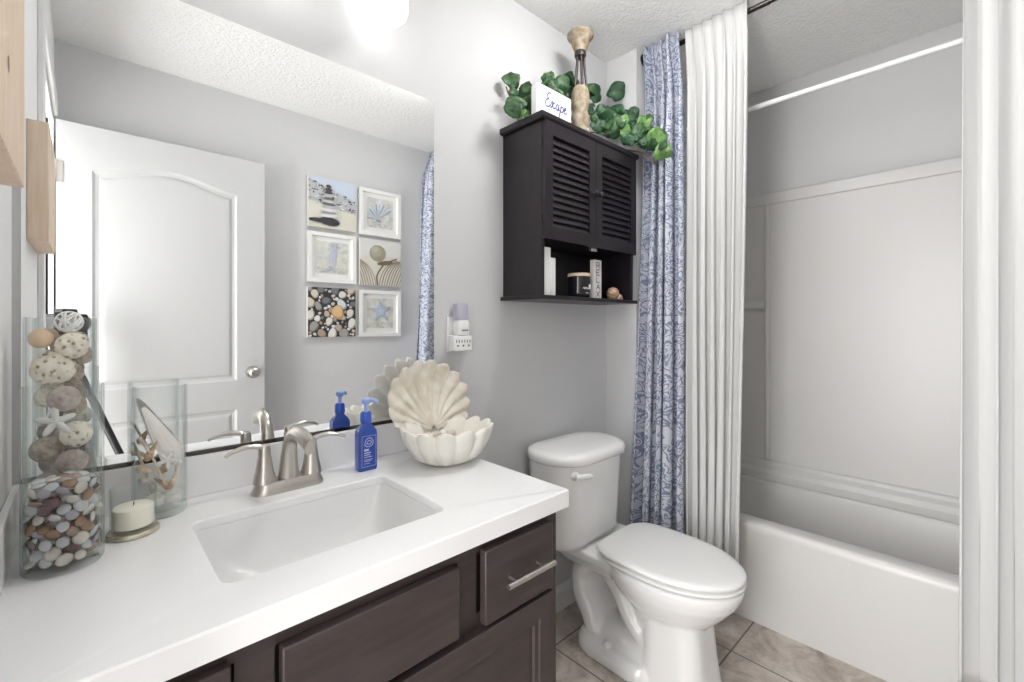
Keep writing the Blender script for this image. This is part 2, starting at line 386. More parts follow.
curtain('white_curtain', 'gathered white sheer curtain hanging between the blue damask curtain and the tub opening', M['white_sheer'], .868, .628, .855, .675, 6, .024, 2.4025, .16, 5, (-.01, .0), 'white sheer panels', True)
curtain('white_curtain', 'white sheer curtain at the right edge of the photo, in front of the tub', M['white_sheer'], .055, -.130, .058, -.130, 3, .020, 2.4025, .16, 9, (.0, .0), 'white sheer panels', True)
curtain('blue_curtain', 'blue damask curtain seen only in the mirror, right of the six wall pictures', M['damask'], -.160, -.255, -.160, -.252, 2, .068, 2.4025, .17, 12, (-.085, -.085), 'blue damask panels', cx=1.745)

# ------------------------------------------------------------------ vanity
VF = .70                                   # carcass front plane
CT, CB = .80, .76
van = thing('vanity_cabinet', 'dark espresso bathroom vanity cabinet under the white worktop', 'cabinet', (.36, .95, 0))
b = BM()
box(b, -.088, -.07, VF+.018, 1.234, .0, CB); box(b, .782, .80, VF+.018, 1.234, 0, CB)
box(b, -.07, .782, VF+.018, 1.234, .09, .108); box(b, -.07, .782, VF+.08, VF+.095, 0, .09); box(b, -.07, .782, 1.222, 1.234, .108, CB)
box(b, -.088, .80, VF, VF+.018, CB-.028, CB); box(b, -.088, .80, VF, VF+.018, .09, .118)
box(b, -.088, -.052, VF, VF+.018, .118, CB-.028); box(b, .77, .80, VF, VF+.018, .118, CB-.028)
box(b, .145, .195, VF, VF+.018, .118, CB-.028); box(b, .515, .562, VF, VF+.018, .118, CB-.028)
box(b, -.052, .145, VF, VF+.018, .575, .615); box(b, .195, .515, VF, VF+.018, .575, .615); box(b, .562, .77, VF, VF+.018, .575, .615)
box(b, -.052, .77, VF+.018, VF+.022, .118, CB-.028)
part('carcass', b, M['espresso'], van)
def drawer_front(name, x0, x1, z0, z1):
    return part(name, boxm(x0, x1, VF-.02, VF, z0, z1), M['espresso'], van, bevel=.003)
drawer_front('false_front', .200, .508, .600, .733)
dr = drawer_front('drawer', .570, .768, .594, .741)
dl = drawer_front('drawer', -.062, .138, .594, .741)
def bar_pull(x0, x1, z, parent):
    b = BM(); tube(b, [(x0, VF-.046, z), (x1, VF-.046, z)], .006, 14)
    L = x1-x0
    for x in (x0+L*.2, x1-L*.2): tube(b, [(x, VF-.046, z), (x, VF-.02, z)], .0036, 10)
    part('handle', b, M['nickel'], parent, smooth=40, label='brushed nickel bar handle')
bar_pull(.606, .744, .668, dr); bar_pull(-.03, .105, .668, dl)
def shaker(x0, x1, z0, z1, parent, name='door', y0=VF-.02, y1=VF, st=.056):
    b = BM(); rs = []
    def rect(i, y): return [(x0+i, y, z0+i), (x1-i, y, z0+i), (x1-i, y, z1-i), (x0+i, y, z1-i)]
    loft(b, [rect(0, y1), rect(0, y0+.002), rect(.002, y0), rect(st-.012, y0), rect(st-.010, y0+.004), rect(st, y0+.005), rect(st+.003, y0+.011)])
    return part(name, b, M['espresso'], parent)
for x0, x1, hx in ((.364, .770, .40), (-.062, .352, .32)):
    d = shaker(x0, x1, .10, .585, van)
    b = BM(); tube(b, [(hx, VF-.046, .40), (hx, VF-.046, .53)], .0048, 12)
    for z in (.42, .51): tube(b, [(hx, VF-.046, z), (hx, VF-.02, z)], .0036, 10)
    part('handle', b, M['nickel'], d, smooth=40, label='brushed nickel bar handle')

sx0, sx1, sy0, sy1 = .148, .553, .782, 1.071
top = thing('countertop', 'white quartz vanity worktop with a cut-out for the sink', 'worktop', (.36, .95, CB))
b = BM(); cx, cy = .36325, .9575; hx, hy = .46275, .2775
scx, scy, shx, shy = (sx0+sx1)/2, (sy0+sy1)/2, (sx1-sx0)/2, (sy1-sy0)/2
R = [rrect(scx, scy, shx, shy, .022, CT-.018), rrect(scx, scy, shx+.03, shy+.03, .03, CT-.018), rrect(scx, scy, shx+.031, shy+.031, .03, CB), rrect(cx, cy, hx, hy, .004, CB), rrect(cx, cy, hx, hy, .004, CT-.003), rrect(cx, cy, hx-.003, hy-.003, .004, CT),
     rrect(scx, scy, shx+.002, shy+.002, .024, CT), rrect(scx, scy, shx, shy, .022, CT-.002)]
loft(b, R + [R[0]], False, False); bmesh.ops.remove_doubles(b, verts=b.verts, dist=1e-6)
part('slab', b, M['counter'], top, smooth=40)
solo('backsplash', boxm(-.088, .814, 1.223, 1.2355, CT, .892), M['counter'], 'low white backsplash strip between the worktop and the mirror', 'backsplash', (.36, 1.229, CT), bevel=.002)
solo('side_splash', boxm(-.0995, -.0885, .69, 1.2355, CT, .892), M['counter'], 'low white side splash along the left wall end of the worktop', 'backsplash', (-.094, .96, CT), bevel=.002)
sink = thing('sink_basin', 'white rectangular undermount sink with a sloping bowl', 'sink', (scx, scy, .62))
def sring(i, z, r, ox=0): return rrect(scx+ox, scy, shx-i, shy-i*.75, r, z)
b = BM()
R = [sring(-.025, CT-.0185, .03), sring(.001, CT-.0187, .022), sring(.006, .762, .028), sring(.011, .740, .034), sring(.018, .717, .042), sring(.038, .690, .06), sring(.066, .667, .075), sring(.10, .651, .08), sring(.135, .642, .07), rrect(scx, scy, .022, .022, .0219, .637)]
R2 = [[(x, y, z) for x, y, z in rrect(scx, scy, .03, .03, .0299, .615)], sring(.11, .62, .09), sring(.05, .645, .08), sring(.01, .69, .05), sring(-.010, .740, .035), sring(-.025, CT-.024, .03)]
loft(b, R2 + R)
part('bowl', b, M['sinkw'], sink, smooth=60)
part('drain', lathe(BM(), [(.021, .632), (.024, .637), (.02, .641), (.012, .642), (.0, .642)], scx, scy, 24), M['nickel'], sink, smooth=40)

fa = thing('faucet', 'brushed nickel two-handle faucet behind the sink', 'faucet', (.35, 1.145, CT))
b = BM(); loft(b, [rrect(.35, 1.146, .080, .030, .0299, CT), rrect(.35, 1.146, .080, .030, .0299, CT+.004), rrect(.35, 1.146, .074, .026, .0259, CT+.018), rrect(.35, 1.146, .069, .022, .0219, CT+.026)])
part('base', b, M['nickel'], fa, smooth=50)
b = BM(); P = spline([(.350, 1.148, CT+.024), (.350, 1.146, .855), (.350, 1.141, .893), (.351, 1.126, .922), (.352, 1.100, .936), (.353, 1.066, .936), (.354, 1.032, .928), (.354, 1.014, .921)], 6)
N_ = len(P)-1
def rr(t): return .0245 - .0085*min(1, t/.30) if t < .45 else .0160 + .0050*(t-.45)/.55
tube(b, P, [rr(i/N_) for i in range(N_+1)], 20, flats=[1.0 if i/N_ < .4 else 1-.50*((i/N_-.4)/.6) for i in range(N_+1)])
part('spout', b, M['nickel'], fa, smooth=60)
for s, hx_ in ((-1, .298), (1, .402)):
    b = BM(); lathe(b, [(.0245, CT+.024), (.0235, CT+.030), (.018, .855), (.0135, .885), (.0125, .903), (.011, .909), (.004, .912)], hx_, 1.146, 24)
    lev = spline([(hx_-s*.006, 1.146, .897), (hx_+s*.012, 1.145, .908), (hx_+s*.040, 1.142, .912), (hx_+s*.068, 1.138, .906), (hx_+s*.080, 1.136, .900)], 5)
    tube(b, lev, [.0095 - .0045*i/(len(lev)-1) for i in range(len(lev))], 12, flat=.75)
    part('handle', b, M['nickel'], fa, smooth=50)

# ------------------------------------------------------------------ mirror and vanity light
mir = thing('wall_mirror', 'large frameless rectangular mirror above the sink', 'mirror', (.362, 1.235, .895))
b = BM(); x0, x1, z0, z1 = -.088, .814, .896, 1.902
loft(b, [[(x0, 1.2355, z0), (x1, 1.2355, z0), (x1, 1.2355, z1), (x0, 1.2355, z1)], [(x0, 1.2305, z0), (x1, 1.2305, z0), (x1, 1.2305, z1), (x0, 1.2305, z1)]])
part('glass', b, M['mirror'], mir)
b = BM(); box(b, x0, x1, 1.227, 1.2355, .8925, .896); box(b, x0, x1, 1.2265, 1.2290, .896, .901)
part('bottom_channel', b, M['dark_metal'], mir)
vl = thing('vanity_light', 'three-shade vanity light with glowing frosted glass above the mirror', 'wall lamp', (.35, 1.236, 2.17))
part('back_plate', boxm(.02, .68, 1.214, 1.2355, 2.155, 2.205), M['nickel'], vl, bevel=.004)
M['shade'] = mat('glowing_frosted_glass', (1, .995, .985), .4, emit=SHADE_E)
for x in (.11, .35, .59):
    part('arm', tube(BM(), spline([(x, 1.215, 2.18), (x, 1.16, 2.19), (x, 1.125, 2.175), (x, 1.12, 2.145)], 5), .007, 10), M['nickel'], vl, smooth=50)
    part('socket', lathe(BM(), [(.012, 2.15), (.026, 2.147), (.028, 2.132), (.024, 2.126)], x, 1.12, 24), M['nickel'], vl, smooth=40)
    b = BM(); lathe(b, [(.026, 2.130), (.043, 2.124), (.054, 2.107), (.0575, 2.072), (.0575, 2.042), (.053, 2.024), (.042, 2.012), (.026, 2.005), (.0, 2.003)], x, 1.12, 32)
    part('shade', b, M['shade'], vl, smooth=60, label='glowing frosted glass shade')

# ------------------------------------------------------------------ toilet
TX = 1.442; TKX = 1.380
to = thing('toilet', 'white two-piece toilet with closed lid between vanity and curtains', 'toilet', (TX, .85, 0))
def egg(a, y0, y1, z, yb=None, n=40, bp=2.6, nar=.10):   # egg ring: pointed-round towards -y, squarer at the back
    ym = y0 + (y1-y0)*.52; out = []
    for i in range(n):
        t = 2*PI*i/n; c, s = math.cos(t), math.sin(t)
        if s < 0: x = a*c; y = ym + (ym-y0)*s
        else:
            e = 2/bp; x = a*math.copysign(abs(c)**e, c)*(1-nar*s*s); y = ym + (y1-ym)*abs(s)**e
        out.append((TX+x, y, z))
    return out
b = BM()
loft(b, [egg(.082, .66, .86, .16), egg(.092, .625, .88, .215), egg(.118, .592, .90, .245), egg(.142, .566, .93, .275), egg(.162, .534, .955, .315), egg(.172, .520, .965, .345), egg(.172, .515, .965, .368), egg(.166, .52, .96, .373)])
loft(b, [rrect(TX, .715, .118, .122, .07, 0), rrect(TX, .715, .112, .115, .07, .02), rrect(TX, .716, .103, .103, .06, .10), rrect(TX, .72, .098, .098, .06, .20), rrect(TX, .73, .10, .10, .06, .26)])
loft(b, [rrect(TX, 1.02, .10, .13, .05, .285), rrect(TX, 1.03, .13, .15, .05, .32), rrect(TX, 1.035, .15, .155, .04, .345), rrect(TX, 1.035, .152, .157, .04, .366), rrect(TX, 1.035, .146, .151, .035, .373)])
loft(b, [rrect(TX, .91, .138, .172, .09, 0), rrect(TX, .91, .136, .170, .09, .032), rrect(TX, .91, .124, .158, .08, .052), rrect(TX, .91, .08, .12, .05, .060)])
def scaled_tube(bm, pts, rad, kx, n=20):
    P = spline(pts, 6); m = len(P)
    rr_ = [rad[min(int(i/(m-1)*(len(rad)-1)), len(rad)-2)] for i in range(m)]
    tmp = BM(); tube(tmp, [(0, y, z) for y, z in [(p[1], p[2]) for p in P]], [rad[0] + 0*i for i in range(m)] if len(rad) == 1 else [rad[int(i/(m-1)*(len(rad)-1))]*(1-((i/(m-1)*(len(rad)-1)) % 1)) + rad[min(int(i/(m-1)*(len(rad)-1))+1, len(rad)-1)]*((i/(m-1)*(len(rad)-1)) % 1) for i in range(m)], n)
    for v in tmp.verts: v.co.x = TX + v.co.x*kx
    me = bpy.data.meshes.new('t'); tmp.to_mesh(me); tmp.free(); bm.from_mesh(me); bpy.data.meshes.remove(me)
scaled_tube(b, [(0, .80, .10), (0, .86, .16), (0, .91, .24), (0, .97, .295), (0, 1.04, .29), (0, 1.085, .235), (0, 1.075, .16), (0, 1.035, .10), (0, 1.0, .03)], [.05, .052, .052, .05, .052, .055, .058], 1.75)
scaled_tube(b, [(0, .80, .07), (0, .90, .065), (0, 1.0, .06)], [.055, .05, .045], 1.7)
scaled_tube(b, [(0, .80, .17), (0, .88, .25), (0, .95, .32)], [.06, .05, .05], 1.2)
o = part('bowl', b, M['ceramic'], to, smooth=180)
rm = o.modifiers.new('one_surface', 'REMESH'); rm.mode = 'VOXEL'; rm.voxel_size = .0055; rm.use_smooth_shade = True
sm = o.modifiers.new('soft', 'SMOOTH'); sm.factor = .6; sm.iterations = 5
def lidring(a, y0, y1, z, bp=6): return egg(a, y0, y1, z, bp=bp, n=72, nar=.19)
b = BM(); loft(b, [lidring(.11, .58, .92, .3735), lidring(.112, .578, .92, .3785), lidring(.169, .515, .953, .3792), lidring(.172, .512, .955, .382), lidring(.172, .512, .955, .3865), lidring(.169, .515, .953, .3893), lidring(.11, .58, .92, .3896)])
part('seat', b, M['plastic'], to, smooth=60)
b = BM(); loft(b, [lidring(.11, .58, .92, .3900), lidring(.112, .578, .92, .3955), lidring(.169, .515, .966, .3962), lidring(.172, .512, .968, .399), lidring(.172, .512, .968, .405), lidring(.168, .517, .965, .4105), lidring(.15, .535, .955, .4135), lidring(.08, .62, .90, .4155)])
part('lid', b, M['plastic'], to, smooth=60)
for s in (-1, 1): part('hinge', boxm(TX+s*.075-.022, TX+s*.075+.022, .95, .985, .3735, .395), M['plastic'], to, bevel=.005)
def tank(hx, y0, y1, r, z, bow=.014):
    out = []
    for x, y, zz in rrect(TKX, (y0+y1)/2, hx, (y1-y0)/2, r, z, 8):
        t = (x-TKX)/hx; out.append((x, y - bow*(1-t*t) if y < (y0+y1)/2 else y, zz))
    return out
b = BM(); loft(b, [tank(.155, 1.04, 1.19, .06, .374), tank(.174, 1.02, 1.20, .07, .384), tank(.182, 1.013, 1.205, .075, .41, .02), tank(.199, 1.004, 1.212, .085, .690, .026)])
part('tank', b, M['ceramic'], to, smooth=50)
b = BM(); loft(b, [tank(.206, .992, 1.217, .10, .690, .03), tank(.213, .985, 1.219, .105, .696, .03), tank(.213, .985, 1.219, .105, .716, .03), tank(.206, .992, 1.216, .10, .727, .03), tank(.18, 1.015, 1.20, .08, .732, .025), tank(.10, 1.06, 1.15, .04, .734, .01)])
part('tank_lid', b, M['ceramic'], to, smooth=60)
b = BM(); tube(b, [(TKX-.150, .994, .660), (TKX-.150, .972, .660)], [.016, .013], 16)
tube(b, spline([(TKX-.166, .972, .664), (TKX-.150, .966, .662), (TKX-.115, .963, .657), (TKX-.094, .964, .653)], 4), [.0085]*3+[.009]*4+[.010]*4+[.010]*2, 12)
part('flush_handle', b, M['plastic'], to, smooth=50, label='white flush lever')
for s in (-1, 1): part('bolt_cap', lathe(BM(), [(.015, .046), (.015, .058), (.011, .066), (.0, .069)], TX+s*.108, .93, 20), M['plastic'], to, smooth=50)

# ------------------------------------------------------------------ wall cabinet over the toilet
X0, X1, Y0 = 1.118, 1.684, 1.042
cab = thing('wall_cabinet', 'dark wall cabinet with two louvred doors and open shelf above toilet', 'cabinet', (1.4, 1.14, 1.271))
b = BM(); box(b, X0, X0+.015, Y0, 1.2355, 1.285, 1.876); box(b, X1-.015, X1, Y0, 1.2355, 1.285, 1.876); box(b, X0+.015, X1-.015, 1.225, 1.2355, 1.285, 1.876); box(b, X0+.015, X1-.015, Y0+.005, 1.225, 1.478, 1.492)
part('carcass', b, M['black_wood'], cab, bevel=.001)
b = BM(); loft(b, [[(1.106, 1.030, 1.876), (1.694, 1.030, 1.876), (1.694, 1.2355, 1.876), (1.106, 1.2355, 1.876)], [(1.100, 1.022, 1.882), (1.700, 1.022, 1.882), (1.700, 1.2355, 1.882), (1.100, 1.2355, 1.882)], [(1.100, 1.022, 1.899), (1.700, 1.022, 1.899), (1.700, 1.2355, 1.899), (1.100, 1.2355, 1.899)]])
part('top_board', b, M['black_wood'], cab, bevel=.002)
part('bottom_board', boxm(1.104, 1.696, 1.026, 1.2355, 1.271, 1.285), M['black_wood'], cab, bevel=.002)
part('door_catch', boxm(1.393, 1.425, Y0-.004, Y0+.012, 1.462, 1.478), M['nickel'], cab, bevel=.002)
for x0, x1, kx in ((X0+.002, 1.4005, 1.385), (1.4025, X1-.002, 1.418)):
    b = BM(); st = .038; za, zb = 1.475, 1.874; y0, y1 = Y0-.017, Y0-.001
    box(b, x0, x0+st, y0, y1, za, zb); box(b, x1-st, x1, y0, y1, za, zb); box(b, x0+st, x1-st, y0, y1, za, za+.045); box(b, x0+st, x1-st, y0, y1, zb-.045, zb)
    n = 13; zz0, zz1 = za+.045, zb-.045
    for i in range(n):
        z = zz0 + (i+.5)*(zz1-zz0)/n; h = .016
        loft(b, [[(x, y0+.001, z-h), (x, y0+.0045, z-h-.002), (x, y1-.001, z+h-.004), (x, y1-.003, z+h)] for x in (x0+st, x1-st)])
    d = part('door', b, M['black_wood'], cab)
    part('knob', tube(BM(), [(kx, y0, 1.675), (kx, y0-.008, 1.675), (kx, y0-.012, 1.675), (kx, y0-.020, 1.675), (kx, y0-.024, 1.675)], [.005, .005, .010, .010, .006], 16), M['black'], d, smooth=50)
    hxx = x0-.004 if kx < 1.4 else x1+.001
    for hz in (1.54, 1.80): part('hinge', boxm(hxx, hxx+.003, Y0-.002, Y0+.006, hz-.016, hz+.016), M['dark_metal'], d)
SZ = 1.2855
M['book'] = mat('white_book_cloth', (.72, .72, .70), .6); M['pages'] = mat('book_pages', (.62, .60, .55), .8, bump=(300, .4, .001), stretch=(8, 1, .05))
def book(x0, x1, z1, label):
    t = thing('book', label, 'book', (x0, 1.05, SZ), 'books on the open shelf')
    y0, y1 = 1.052, 1.052+.13
    b = BM(); box(b, x0, x0+.002, y0, y1, SZ, z1); box(b, x1-.002, x1, y0, y1, SZ, z1); box(b, x0+.002, x1-.002, y0, y0+.002, SZ, z1)
    part('cover', b, M['book'], t, bevel=.0008)
    part('pages', boxm(x0+.002, x1-.002, y0+.002, y1-.004, SZ+.002, z1-.003), M['pages'], t)
book(1.139, 1.175, 1.452, 'taller white book at the left end of the cabinet shelf')
book(1.1765, 1.201, 1.418, 'shorter thin white book standing beside the taller book on the cabinet shelf')
def strokes(bm, lines, f, wd, nrm, mi=0):      # pen strokes: ribbons in a plane, f maps (a, b) to a point
    nrm = Vector(nrm)
    for L in lines:
        P = [Vector(f(a, c)) for a, c in L]
        if len(P) > 2: P = spline(P, 5)
        l, r_ = [], []
        for i, p in enumerate(P):
            t = (P[min(i+1, len(P)-1)] - P[max(i-1, 0)]).normalized(); s = t.cross(nrm).normalized()*wd
            l.append(bm.verts.new(p+s)); r_.append(bm.verts.new(p-s))
        for i in range(len(P)-1): bm.faces.new((l[i], l[i+1], r_[i+1], r_[i])).material_index = mi
# black candle jar
jar = thing('candle_jar', 'black candle jar with pale wooden lid on the cabinet shelf', 'candle', (1.388, 1.095, SZ))
part('jar', lathe(BM(), [(.037, SZ), (.041, SZ+.004), (.042, SZ+.02), (.043, SZ+.082)], 1.388, 1.095, 40), mat('black_gloss_glass', (.012, .012, .016), .12), jar, smooth=50)
part('lid', lathe(BM(), [(.041, SZ+.082), (.0445, SZ+.083), (.0445, SZ+.093), (.042, SZ+.095)], 1.388, 1.095, 40), mat('pale_lid_wood', (.62, .47, .34), .6, var=(20, (.72, .58, .44))), jar, smooth=40, label='pale wooden lid')
b = BM()
def onjar(a, c): 
    th = -PI/2 - .15 + a/.043; return (1.388+.0436*math.cos(th), 1.095+.0436*math.sin(th), SZ+c)
strokes(b, [[(-.018, .034), (-.015, .040), (-.012, .034), (-.009, .040), (-.006, .034), (-.003, .040), (.0, .035)], [(.001, .038), (.004, .037), (.003, .033), (.006, .034)], [(.008, .033), (.012, .052), (.010, .036), (.014, .035)], [(.015, .034), (.019, .054), (.017, .036), (.021, .036)], [(.022, .034), (.025, .053), (.026, .036)]], onjar, .0011, (-.15, -1, 0))
strokes(b, [[(-.006, .018), (.0, .019), (.008, .018)]], onjar, .0012, (-.15, -1, 0))
part('lettering', b, flat('white_ink', (.75, .75, .75)), jar, label='white handwritten lettering')
# RELAX block
rb = thing('word_block', 'narrow grey wooden block with RELAX down its face on the cabinet shelf', 'sign', (1.452, 1.08, SZ))
part('block', boxm(1.436, 1.483, 1.058, 1.080, SZ, 1.437), mat('whitewashed_wood', (.55, .54, .52), .7, var=(30, (.66, .65, .63)), stretch=(4, 4, 1)), rb, bevel=.002)
b = BM(); lets = {'R': [[(0, 0), (0, 1)], [(0, 1), (.8, .95), (.8, .55), (0, .5)], [(.3, .5), (.9, 0)]], 'E': [[(0, 0), (0, 1)], [(0, 1), (.85, 1)], [(0, .5), (.7, .5)], [(0, 0), (.85, 0)]], 'L': [[(0, 1), (0, 0)], [(0, 0), (.85, 0)]], 'A': [[(0, 0), (.45, 1)], [(.45, 1), (.9, 0)], [(.18, .4), (.72, .4)]], 'X': [[(0, 0), (.9, 1)], [(0, 1), (.9, 0)]]}
for i, ch in enumerate('RELAX'):
    zt = 1.426 - i*.028
    strokes(b, lets[ch], lambda a, c: (1.448+a*.024, 1.0574, zt-.021+c*.021), .0021, (0, -1, 0))
part('lettering', b, flat('grey_paint', (.16, .15, .15)), rb, label='dark grey letters RELAX')
# little round shell
b = BM(); ball(b, (0, 0, 0), .028, 4, (1, .9, .95), lambda n: 1 + .06*math.sin(9*math.atan2(n.z, n.x) + 6*n.length + 5*n.y))
tube(b, spline([(.01, -.02, -.012), (.022, -.022, -.018), (.032, -.018, -.022)], 4), [.012]*4+[.009]*4+[.004], 10)
bmesh.ops.translate(b, verts=b.verts, vec=(1.60, 1.085, SZ+.027))
solo('sea_snail_shell', b, mat('brown_shell', (.42, .26, .16), .4, var=(25, (.66, .48, .34))), 'small brown round sea shell at the right end of the cabinet shelf', 'shell', (1.60, 1.085, SZ), smooth=60)

# on top of the cabinet
TZ = 1.8995
blk = thing('word_block', 'small white block with blue handwritten word Escape on top of wall cabinet', 'sign', (1.21, 1.075, TZ))
b = BM(); pts = []
for (qx, qz, q) in ((1.300-.006, TZ+.114-.006, 0), (1.116+.012, TZ+.114-.012, 1), (1.116+.006, TZ+.006, 2), (1.300-.006, TZ+.006, 3)):
    rr_ = .012 if q == 1 else .006
    for i in range(5): a = PI/2*q + PI/2*i/4; pts.append((qx + rr_*math.cos(a), qz + rr_*math.sin(a)))
prism_y(b, pts, 1.063, 1.088)
part('block', b, mat('white_painted_block', (.80, .80, .79), .6), blk, bevel=.001)
b = BM(); ex, ez, k = 1.158, TZ+.038, .052
esc = [[(.42, 1.15), (.2, 1.1), (.08, .85), (.28, .72)], [(.28, .72), (.02, .55), (.0, .2), (.3, .18), (.5, .35)],
       [(.5, .35), (.62, .66), (.68, .4), (.58, .18), (.5, .24)], [(.92, .58), (.78, .6), (.72, .35), (.85, .2), (1.0, .32)],
       [(1.32, .55), (1.12, .58), (1.06, .3), (1.2, .2), (1.32, .45)], [(1.32, .55), (1.32, .25), (1.44, .3)],
       [(1.54, .6), (1.5, .1), (1.42, -.4)], [(1.52, .45), (1.68, .6), (1.8, .42), (1.7, .2), (1.54, .25)],
       [(1.88, .36), (2.05, .5), (2.02, .62), (1.9, .5), (1.92, .25), (2.1, .22), (2.2, .32)]]
strokes(b, esc, lambda a, c: (ex+a*k+c*.008, 1.0622, ez+c*k), .0022, (0, -1, 0))
part('lettering', b, flat('blue_ink', (.03, .04, .22)), blk, label='dark blue script lettering')
cs = thing('candlestick', 'tall beige and dark candlestick standing on top of the wall cabinet', 'candlestick', (1.408, 1.105, TZ))
part('base', lathe(BM(), [(.052, TZ), (.052, TZ+.012), (.044, TZ+.022), (.030, TZ+.048), (.034, TZ+.070), (.038, TZ+.088), (.030, TZ+.108), (.028, TZ+.116), (.031, TZ+.126), (.035, TZ+.150), (.035, TZ+.185), (.030, TZ+.205), (.022, TZ+.215)], 1.408, 1.105, 40), M['beige_crackle'], cs, smooth=50)
for i in range(5):
    a = 2*PI*i/5 + .3; ca, sa = math.cos(a), math.sin(a)
    P = spline([(1.408+r*ca, 1.105+r*sa, TZ+z) for r, z in ((.0245, .213), (.0205, .25), (.0165, .29), (.0145, .325), (.0155, .343))], 4)
    part('spindle', tube(BM(), P, .0048, 8), M['dark_brown'], cs, smooth=50, label='dark brown spindle')
part('collar', lathe(BM(), [(.021, TZ+0.330), (.023, TZ+0.336), (.023, TZ+0.348), (.021, TZ+0.352)], 1.408, 1.105, 24), M['dark_brown'], cs, smooth=40)
part('cup', lathe(BM(), [(.021, TZ+0.352), (.028, TZ+0.362), (.033, TZ+0.378), (.034, TZ+0.390), (.042, TZ+0.398), (.051, TZ+0.408), (.051, TZ+0.418), (.046, TZ+0.424), (.0, TZ+0.422)], 1.408, 1.105, 40), M['beige_crackle'], cs, smooth=50)
# trailing plant
ivy = thing('trailing_plant', 'green leafy trailing plant spread along the top of the wall cabinet', 'plant', (1.45, 1.15, TZ))
lv = {0: BM(), 1: BM(), 2: BM()}
camv = Vector((-FX, -FY, -.35))
def leaf(bm, c, r, n, spin, ex_=1.0):
    n = Vector(n).normalized(); a = n.cross(Vector((0, 0, 1))).normalized(); up = a.cross(n)
    rot = Matrix.Rotation(spin, 3, n); a, up = rot @ a, rot @ up
    rings = []; K = 18; ph = rnd.uniform(0, 6)
    cv = bm.verts.new(Vector(c) - n*r*.12)
    prev = None
    for q in (.35, .7, 1.0):
        ring = []
        for i in range(K):
            t = 2*PI*i/K; rr_ = r*q*(1 + .07*math.sin(5*t+ph))
            notch = 1 - .35*q*max(0, math.cos(t+PI/2))**6
            d = a*math.cos(t)*rr_*notch + up*math.sin(t)*rr_*ex_*notch
            ring.append(bm.verts.new(Vector(c) + d + n*(r*.26*q*q*math.sin(2*t+ph) + r*.10*q*math.sin(7*t) - .10*r*q)))
        for i in range(K):
            j = (i+1) % K
            bm.faces.new((cv, ring[i], ring[j]) if prev is None else (prev[i], ring[i], ring[j], prev[j]))
        prev = ring
LV = [(511,80,0,1.185,12,0),(514,93,0,1.17,7,1),(527,93,0,1.15,13,0),(536,98,0,1.14,10,0),(514,107,0,1.14,13,0),(526,107,0,1.12,12,0),(513,117,0,1.12,12,0),(522,115,0,1.12,10,2),(534,108,0,1.13,11,1),
      (548,77,0,1.17,9,0),(549,88,0,1.15,11,0),(560,92,0,1.13,12,0),(563,84,0,1.16,12,0),(572,80,0,1.17,13,1),(576,92,0,1.16,11,1),(556,98,0,1.12,11,0),(541,99,0,1.14,9,0),(572,103,0,1.14,11,1),
      (593,94,0,1.165,13,1),(616,92,0,1.15,11,1),(600,114,0,1.12,9,1),(609,112,0,1.11,11,1),(604,120,0,1.09,12,1),(607,128,0,1.07,13,0),(619,122,0,1.065,9,0),(617,113,0,1.11,11,1),(628,118,0,1.09,11,1),(624,131,0,1.055,9,2),
      (613,133,0,1.07,10,1),(632,127,0,1.07,11,1),(634,136,0,1.05,10,1),(598,126,0,1.09,10,1),(644,123,1.69,0,10,2),(640,132,1.67,0,12,0),(648,134,1.70,0,12,0),(657,138,1.71,0,14,2),(663,153,1.705,0,12,2),(652,146,1.69,0,9,1),(641,142,1.67,0,10,1),(628,140,1.62,0,9,1),(610,122,0,1.14,12,1),(588,110,0,1.17,10,1),(622,124,0,1.12,12,1),(546,92,0,1.17,11,1)]
for (u, v, xx, yy, pr, kd) in LV:
    p = at(u, v, x=xx) if xx else at(u, v, y=yy)
    d = p.x*FX + p.y*FY; r = pr*d/452
    n = camv + Vector((rnd.uniform(-.5, .5), rnd.uniform(-.5, .5), rnd.uniform(-.2, .7)))
    p.z = max(p.z, TZ + .02) if (p.y > 1.02 and p.x < 1.7) else p.z
    leaf(lv[kd], p, r*.78, n, rnd.uniform(-.6, .6), 1.25 if (u, v) == (616, 92) else 1)
    if (u, v) not in ((616, 92), (511, 80)):
        q = p + Vector((rnd.uniform(-.03, .03), rnd.uniform(-.02, .01), rnd.uniform(-.015, .03)))
        if q.y > 1.02 and q.x < 1.7: q.z = max(q.z, TZ+.016)
        leaf(lv[rnd.choice((0, 0, 1, 2) if kd != 1 else (1, 1, 0))], q, r*rnd.uniform(.35, .6), n + Vector((rnd.uniform(-.5, .5), rnd.uniform(-.5, .5), .2)), rnd.uniform(-1, 1))
b = lv[0]
for k in (1, 2):
    me = bpy.data.meshes.new('t'); lv[k].to_mesh(me); n0 = len(b.faces); b.from_mesh(me); bpy.data.meshes.remove(me); b.faces.ensure_lookup_table()
    for f in b.faces[n0:]: f.material_index = k
o = part('foliage', b, None, ivy, smooth=180, mats=[M['leaf'], M['leaf_d'], M['leaf_l']])
so = o.modifiers.new('thick', 'SOLIDIFY'); so.thickness = .0012
b = BM()
tube(b, spline([(1.13, 1.17, TZ+.06), (1.18, 1.15, TZ+.02), (1.28, 1.17, TZ+.012), (1.36, 1.187, TZ+.012), (1.47, 1.175, TZ+.012), (1.58, 1.10, TZ+.012), (1.66, 1.05, TZ+.018), (1.70, .985, TZ-.01), (1.705, .95, TZ-.05)], 6), .0035, 7)
